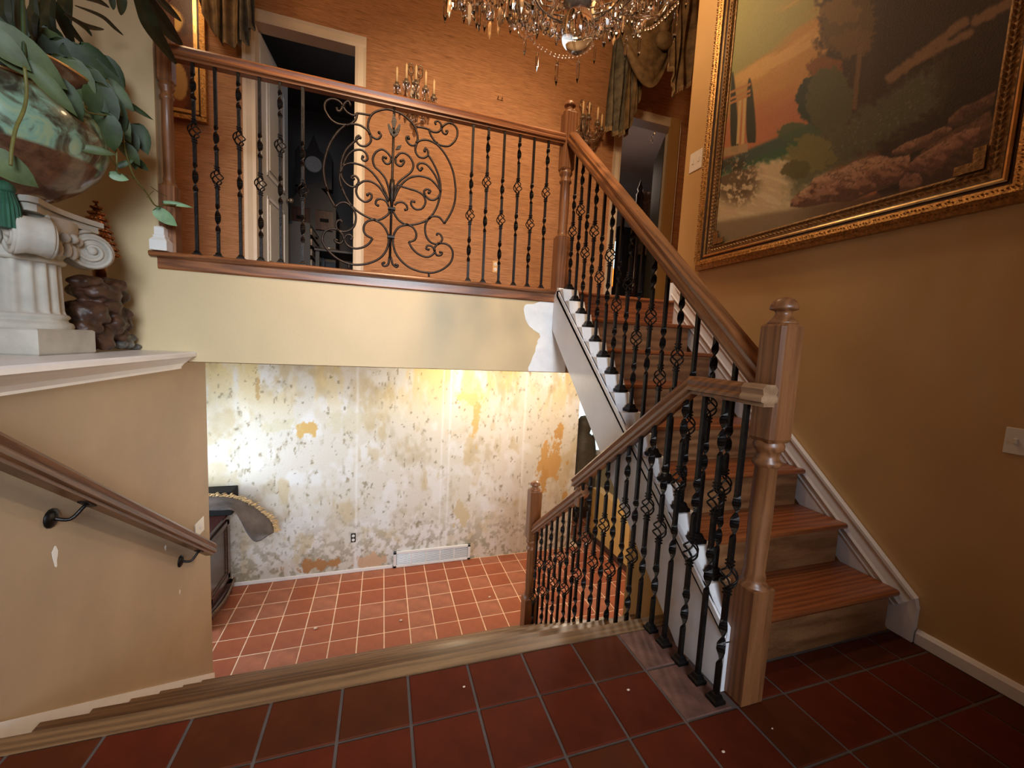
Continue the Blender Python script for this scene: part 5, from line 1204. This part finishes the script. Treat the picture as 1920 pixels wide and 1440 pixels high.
m.add(vs, fs, True); m.add([(v[0], v[1]+.006, v[2]) for v in vs], [f[::-1] for f in fs], True); m.build('cloth', 'tapestry_b', sw)
m = MB(); kn = at_y(1246, 76, 3.5); m.ball(kn, .085, 14, 10, (1.1, .7, .9)); m.ball(kn+Vector((-.03, -.02, .10)), .06, 12, 8, (1, .7, 1)); m.build('knot', 'tapestry_b', sw)
for i, (x, y) in enumerate(((1263, 172), (1273, 160), (1282, 154), (1291, 146), (1298, 128), (1293, 92), (1294, 60), (1297, 26))):
    q = at_y(x, y, 3.55); m = MB(); m.lathe([(.006, .05), (.010, .04), (.007, .03), (.014, .0), (.012, -.05)], q, 8); tt = m.build('tassel', 'fringe', sw)

# ================================================================== wall sconces
CRY = MB(); CRY.lathe([(.0005, 0), (.004, -.006), (.007, -.025), (.006, -.040), (.0005, -.052)], (0, 0, 0), 6, sm=False); CRYM = CRY.mesh('prism'); CRYM.materials.append(M['crystal'])
CRY = MB(); CRY.lathe([(.0005, 0), (.006, -.008), (.011, -.032), (.010, -.045), (.0005, -.065)], (0, 0, 0), 6, sm=False); CRYB = CRY.mesh('prism'); CRYB.materials.append(M['crystal'])
def sconce(cx, cz, sgn, label):
    t = thing('wall_sconce', label, 'sconce', (cx, YW, cz)); rg = random.Random(int(cx*100))
    m = MB(); m.prism([(cx-.03, YW-.012, cz-.14), (cx, YW-.012, cz-.22), (cx+.03, YW-.012, cz-.14), (cx+.04, YW-.012, cz), (cx+.02, YW-.012, cz+.12), (cx-.02, YW-.012, cz+.12), (cx-.04, YW-.012, cz)], (0, .011, 0)); m.build('back_plate', 'silver', t)
    for s_ in (-1, 1):
        m = MB(); m.tube([(cx+s_*.04+.022*math.cos(a), YW-.03, cz+.20+.04*math.sin(a)) for a in [2*PI*i/12 for i in range(12)]], .005, 5, closed=True); m.tube([(cx+s_*.04, YW-.03, cz+.16), (cx+s_*.01, YW-.02, cz+.04)], .005, 5); m.build('crystal_loop', 'silver', t)
    for i, (dx, dz, dy) in enumerate(((-.155, .0, .10), (-.08, .015, .15), (0, .04, .12), (.08, -.005, .15), (.155, -.03, .10))):
        m = MB(); m.tube(spline([(cx, YW-.012, cz-.05), (cx+dx*.4, YW-dy*.6, cz-.13), (cx+dx*.85, YW-dy, cz-.11), (cx+dx, YW-dy, cz+dz-.03)], 5), .005, 6); m.lathe([(.006, -.03), (.026, -.02), (.030, -.006), (.014, -.002), (.016, .02), (.012, .022)], (cx+dx, YW-dy, cz+dz), 12); ar = m.build('arm', 'silver', t)
        m = MB(); m.lathe([(.0095, .02), (.0095, .13), (.003, .140), (.001, .15)], (cx+dx, YW-dy, cz+dz), 10); m.build('candle', 'candle', ar)
        for k in range(5):
            a = 2*PI*k/5+i; o = inst(CRYM, 'prism', ar, (cx+dx+.026*math.cos(a), YW-dy+.026*math.sin(a), cz+dz-.02))
    for k in range(64):
        a = rg.uniform(0, PI); r = rg.uniform(.02, .16); inst(CRYB, 'prism', t, (cx+r*math.cos(a), YW-.02-.6*r*math.sin(a), cz-.01-rg.uniform(0, .26)*(1-r*3.4)))
    m = MB(); 
    for s_ in (-1, 1):
        m.tube(spline([(cx+s_*.15, YW-.10, cz-.04), (cx+s_*.10, YW-.12, cz-.13), (cx+s_*.03, YW-.1, cz-.19), (cx, YW-.09, cz-.20)], 5), .006, 5)
    m.lathe([(.001, -.32), (.014, -.30), (.020, -.28), (.012, -.26), (.028, -.24), (.020, -.21)], (cx, YW-.08, cz), 10); m.build('bead_swag', 'crystal', t)
q = at_y(779, 170, YW-.08); sconce(q.x, q.z, 1, 'crystal candle sconce on the grasscloth wall above the scroll panel')
q = at_y(1100, 232, YW-.08); sconce(q.x, q.z, 1, 'crystal candle sconce on the grasscloth wall just right of the bridge newel')
q = at_y(1226, 238, 4.6); pd = thing('hanging_crystal', 'small lit crystal drop hanging inside the right doorway', 'pendant', q)
m = MB(); m.ball(q, .03, 8, 6); m.build('bulb_cluster', 'bulb', pd)
m = MB(); m.tube([q, (q.x, q.y, ZC-.5)], .003, 5); m.build('cord', 'brass', pd)
for k in range(5): inst(CRYM, 'prism', pd, (q.x+.02*math.cos(k), q.y+.02*math.sin(k), q.z-.03-.03*k))
m = MB(); q = at_y(938, 184, YW-.01); m.tube([(q.x-.02, YW-.002, q.z), (q.x-.02, YW-.02, q.z+.01)], .004, 5); m.tube([(q.x+.02, YW-.002, q.z), (q.x+.02, YW-.02, q.z+.01)], .004, 5); m.tube([(q.x-.03, YW-.004, q.z-.01), (q.x+.03, YW-.004, q.z-.012)], .003, 5)
tag(m.build('picture_hook', 'brass', origin=(q.x, YW, q.z)), 'empty brass picture hook on the grasscloth wall between the two sconces', 'hook')

# ================================================================== chandelier
CX, CY = .63, 1.42
ch = thing('chandelier', 'large crystal chandelier with glass ball and strings of prisms over the stairwell', 'chandelier', (CX, CY, 2.26))
bz = at_y(1083, 58, CY).z; bxx = at_y(1083, 58, CY).x
m = MB(); m.ball((bxx, CY, bz), .066, 28, 20, (.92, .92, 1.1)); m.build('glass_ball', 'ball', ch)
m = MB(); m.lathe([(.03, bz+.07), (.05, bz+.09), (.02, bz+.12), (.06, bz+.2), (.03, bz+.3), (.05, bz+.5), (.02, bz+.8), (.02, 4.88)], (CX, CY, 0), 16); m.build('centre_stem', 'silver', ch)
def prism_mesh(L, w_, nm='prism', mat='crystal', tip=.78):
    m = MB(); m.lathe([(.0008, 0), (w_*.55, -.006), (w_*.75, -L*.10), (w_*.7, -L*.12), (w_, -L*.2), (w_*.92, -L*tip), (.0006, -L)], (0, 0, 0), 6, sm=False)
    me = m.mesh(nm); me.materials.append(M[mat]); return me
PR = {k: prism_mesh(*k) for k in ((.075, .0065), (.10, .0075), (.06, .0085), (.13, .010))}
PRA = prism_mesh(.075, .008, 'amber_prism', 'amber')
TEAR = MB(); TEAR.lathe([(.0008, 0), (.006, -.012), (.016, -.032), (.018, -.045), (.012, -.06), (.001, -.068)], (0, 0, 0), 8, sm=False); TEARM = TEAR.mesh('teardrop'); TEARM.materials.append(M['crystal'])
m = MB(); m.ball((0, 0, 0), .0062, 7, 5); BEADM = m.mesh('bead'); BEADM.materials.append(M['bead'])
rc = random.Random(12); ks = list(PR)
for ri, (R_, zp, n_) in enumerate(((.47, 0, 40), (.40, 10, 42), (.32, 22, 42), (.24, 34, 36), (.16, 30, 22))):
    z_ = at_y(1020, zp, CY+R_).z
    m = MB(); m.tube([(CX+R_*math.cos(2*PI*k/40), CY+R_*math.sin(2*PI*k/40), z_) for k in range(40)], .0035, 6, closed=True); m.build('ring', 'silver', ch)
    for k in range(n_):
        a = -.12*PI+1.24*PI*(k+rc.random()*.5)/n_; p = (CX+R_*math.cos(a), CY+R_*math.sin(a), z_-rc.uniform(-.01, .02))
        r_ = rc.random(); me = TEARM if r_ < .34 else (PRA if r_ < .42 else PR[ks[rc.randrange(3)]]); inst(me, 'teardrop' if me is TEARM else 'prism', ch, p, rc.random()*3)
# close-packed drops between the rings
env_x = [818, 870, 900, 930, 960, 990, 1030, 1060, 1110, 1140, 1165, 1200, 1240, 1295]; env_y = [2, 14, 14, 20, 26, 38, 36, 10, 44, 58, 60, 44, 8, -10]
for k in range(112):
    xx_ = rc.uniform(822, 1290) if k % 3 else rc.choice([rc.uniform(825, 990), rc.uniform(1110, 1215)])
    if 1052 < xx_ < 1116: continue
    yy_ = np.interp(xx_, env_x, env_y)-rc.random()**1.6*46-8; r_ = rc.random()
    me = TEARM if r_ < .4 else (PRA if r_ < .5 else PR[ks[rc.randrange(3)]]); inst(me, 'teardrop' if me is TEARM else 'prism', ch, at_y(xx_, yy_, CY+rc.uniform(.12, .40)), rc.random()*3)
# bead garlands drawn below the rear ring, with long drops
def garland(pts, y, drops):
    q = spline([at_y(a, b, y) for a, b in pts], 8); L = 0; last = None; nb = 0
    for a, b in zip(q, q[1:]):
        L += (b-a).length
        if last is None or L-last > .0145: inst(BEADM, 'bead', ch, a); last = L
    for (a, b, k) in drops: 
        p = at_y(a, b, y); inst(PR[k], 'prism', ch, p, rc.random()*3)
garland([(975,48),(988,62),(1002,80),(1018,92),(1040,104),(1055,107),(1080,105),(1098,97),(1118,78)], 1.62, [(985,66,(.075,.0065)),(1008,96,(.075,.0065)),(1045,112,(.10,.0075)),(1085,108,(.10,.0075)),(1116,84,(.075,.0065))])
garland([(1185,48),(1195,55),(1208,55),(1222,52),(1235,42),(1250,28),(1262,14),(1275,2)], 1.62, [(1200,62,(.10,.0075)),(1175,66,(.10,.0075)),(1268,18,(.13,.010)),(1233,-10,(.13,.010))])
garland([(840,-6),(858,2),(880,4),(898,-4)], 1.85, [(845,0,(.06,.0085)),(876,6,(.06,.0085))])
garland([(975,30),(990,36),(1003,36),(1018,30)], 1.7, [(1008,38,(.075,.0065))])
for (a, b) in ((899,25),(919,40),(936,32),(958,30),(925,8),(945,10),(965,14),(890,6)): inst(PRA if a in (919, 936) else PR[(.075, .0065)], 'prism', ch, at_y(a, b, 1.86))
for k in range(8):
    a = 2*PI*k/8+.2; m = MB(); m.tube(spline([(CX, CY, bz+.26), (CX+.2*math.cos(a), CY+.2*math.sin(a), bz+.16), (CX+.38*math.cos(a), CY+.38*math.sin(a), bz+.20), (CX+.45*math.cos(a), CY+.45*math.sin(a), bz+.30)], 5), .008, 7)
    m.lathe([(.008, .0), (.04, .01), (.045, .02), (.015, .03), (.014, .05)], (CX+.45*math.cos(a), CY+.45*math.sin(a), bz+.29), 12); ar = m.build('arm', 'crystal', ch)
    m = MB(); m.lathe([(.011, .04), (.011, .14), (.002, .15)], (CX+.45*math.cos(a), CY+.45*math.sin(a), bz+.29), 10); m.build('candle', 'candle', ar)

# ================================================================== lower room: cabinet, hide, box, statue
XC = -1.30; cb = thing('cabinet', 'dark mahogany cabinet with rope-carved bowed base behind the brown wall end', 'cabinet', (-1.55, 3.86, ZL))
zt_ = -.47
m = MB(); m.box((-1.85, 3.60, ZL+.13), (XC-.02, 4.17, zt_-.03), .004); m.build('body', 'mahog', cb)
m = MB(); m.box((-1.88, 3.57, zt_-.03), (XC+.015, 4.19, zt_), .008); m.build('top', 'mahog', cb)
m = MB(); y0, y1, z0, z1 = 3.66, 4.11, -1.10, zt_-.08
for q in ((y0, z0, y1, z0+.05), (y0, z1-.04, y1, z1), (y0, z0, y0+.045, z1), (y1-.045, z0, y1, z1)): m.box((XC-.021, q[0], q[1]), (XC-.004, q[2], q[3]), .003)
dd_ = m.build('door', 'mahog', cb)
m = MB()
for q in ((y0+.05, z0+.055, y1-.05, z0+.064), (y0+.05, z1-.055, y1-.05, z1-.046), (y0+.05, z0+.055, y0+.058, z1-.046), (y1-.058, z0+.055, y1-.05, z1-.046)): m.box((XC-.021, q[0], q[1]), (XC-.010, q[2], q[3]))
m.build('panel_bead', 'carving', dd_)
m = MB(); m.prism([(XC-.02, 3.60, -1.15), (XC+.018, 3.64, -1.15), (XC+.03, 3.9, -1.18), (XC+.018, 4.13, -1.15), (XC-.02, 4.17, -1.15), (XC-.02, 4.17, -1.21), (XC-.02, 3.60, -1.21)][:5], (0, 0, -.05)); m.build('apron', 'mahog', cb)
m = MB()
for i in range(34):
    t = i/33; m.ball((XC+.015+.016*math.sin(PI*t), 3.62+.53*t, -1.145-.018*math.sin(PI*t)), .0115, 6, 4, (1, .8, 1.2))
m.build('rope_carving', 'carving', cb, kind='stuff')
for (fx_, fy) in ((XC-.03, 3.64), (XC-.03, 4.12), (-1.80, 3.64), (-1.80, 4.12)):
    m = MB(); m.lathe([(.018, ZL), (.034, ZL+.012), (.036, ZL+.035), (.022, ZL+.055), (.040, ZL+.09), (.046, ZL+.13)], (fx_, fy, 0), 12); m.ball((fx_+.022, fy, ZL+.10), .022, 8, 6, (.8, 1, 1.3)); m.build('foot', 'mahog', cb)
m = MB(); a_ = at_y(392, 912, 4.15); b_ = at_y(445, 932, 4.15); m.box((a_.x-.2, 4.0, zt_+.001), (b_.x, 4.175, a_.z-.01), .004); tag(m.build('box', 'black', origin=(b_.x, 4.1, zt_)), 'flat black box on the dark cabinet under the peeled wall', 'box')
hd = thing('hide_throw', 'stiff grey hide with blond fur edge hanging over the cabinet corner', 'hide', (-1.2, 3.85, -.45))
YH = 3.82
top = [at_y(x, y, YH+.10) for x, y in ((380,932),(410,931),(440,935),(465,945),(490,962),(508,980),(512,998))]; bot = [at_y(x, y, YH-.12) for x, y in ((380,957),(410,957),(436,957),(450,975),(463,1000),(480,1016),(505,1001))]
top = spline(top, 4); bot = spline(bot, 4); n = len(top); rws = 7; vs = []
for j in range(rws):
    for i in range(n):
        s_ = j/(rws-1); p = top[i].lerp(bot[i], s_); p = p+Vector((0, -.05*math.sin(PI*s_), .012*math.sin(PI*s_))); vs.append(p)
m = MB(); fs = [(j*n+i, j*n+i+1, (j+1)*n+i+1, (j+1)*n+i) for j in range(rws-1) for i in range(n-1)]
m.add(vs, fs, True); m.add([v+Vector((.006, .012, -.006)) for v in vs], [f[::-1] for f in fs], True)
ed = list(range(n))+[j*n+n-1 for j in range(1, rws)]+[(rws-1)*n+i for i in range(n-2, -1, -1)]+[j*n for j in range(rws-2, 0, -1)]; k0 = n*rws
m.f += [(ed[i], ed[(i+1) % len(ed)], ed[(i+1) % len(ed)]+k0, ed[i]+k0) for i in range(len(ed))]; m.smooth += [False]*len(ed); m.build('hide', 'hide', hd)
m = MB(); rh = random.Random(9)
for i in range(n):
    for k in range(9):
        p = top[i]+Vector((rh.uniform(-.015, .015), rh.uniform(0, .05), rh.uniform(-.01, .006))); lx = (i/(n-1))
        d = Vector((.018+.034*lx*rh.random(), rh.uniform(-.01, .03), .012*(1-lx)+rh.uniform(-.01, .012))); m.tube([p, p+d*.6, p+d+Vector((0, 0, -.008))], [.0045, .0035, .001], 4)
m.build('fur_edge', 'fur', hd, kind='stuff')
# wrapped figure before the far window
q = at_y(1093, 830, 5.2); sq_ = thing('statue', 'brown stepped statue silhouetted before the bright lower window', 'statue', (q.x, 5.2, ZL))
m = MB(); m.lathe([(.22, ZL), (.22, -.65), (.19, -.6), (.20, -.35), (.17, -.14), (.09, -.08), (.11, 0.0), (.10, .10), (.06, .16), (.001, .18)], (q.x, 5.2, 0), 16); m.build('figure', 'bronze', sq_)
m = MB(); m.tube(spline([(q.x+.1, 5.1, -.1), (q.x+.22, 5.08, -.14), (q.x+.32, 5.08, -.26)], 5), .03, 7); m.build('arm', 'bronze', sq_)
# plaster crumbs
for (x, y, Z, s_) in ((1178, 1293, 0, .006), (1356, 1409, 0, .006), (870, 1287, 0, .005), (1448, 1365, 0, .004), (592, 1179, ZL, .018), (752, 1164, ZL, .016), (918, 1120, ZL, .016), (505, 1107, ZL, .012), (866, 1052, ZL, .012), (404, 1262, ZL, .02)):
    p = at_z(x, y, Z+.003)
    if (x, y) == (404, 1262): p = Vector((-1.02, 3.02, ZL+.003))
    m = MB(); m.ball((p.x, p.y, Z+s_*.45), s_, 6, 4, (1, .7, .45)); m.v = [(a+random.uniform(-.15, .15)*s_, b, c_) for a, b, c_ in m.v]
    lab = 'small pale crumb of plaster on the tiled landing' if Z == 0 else 'small pale crumb of plaster on the lower tiled floor'
    tag(m.build('plaster_crumb', 'crumb', origin=p), lab, 'debris', 'crumbs on the landing' if Z == 0 else 'crumbs on the lower floor')
# chips and scuffs on the knee wall
wl_ = D.objects['wall_left']
for (x, y, w_, h_) in ((103, 1044, 5, 17), (310, 1027, 3, 6), (337, 1110, 2, 6)):
    c_ = at_x(x, y, XL); k_ = abs(c_.x)/FPX*1.6; m = MB(); pts = [(XL+.0005, c_.y+w_*k_*math.cos(a)*(1+.4*math.sin(3*a)), c_.z+h_*k_*math.sin(a)*(1+.2*math.cos(5*a))) for a in [2*PI*i/12 for i in range(12)]]
    m.prism(pts, (.0008, 0, 0)); m.build('paint_chip', 'plate', wl_)
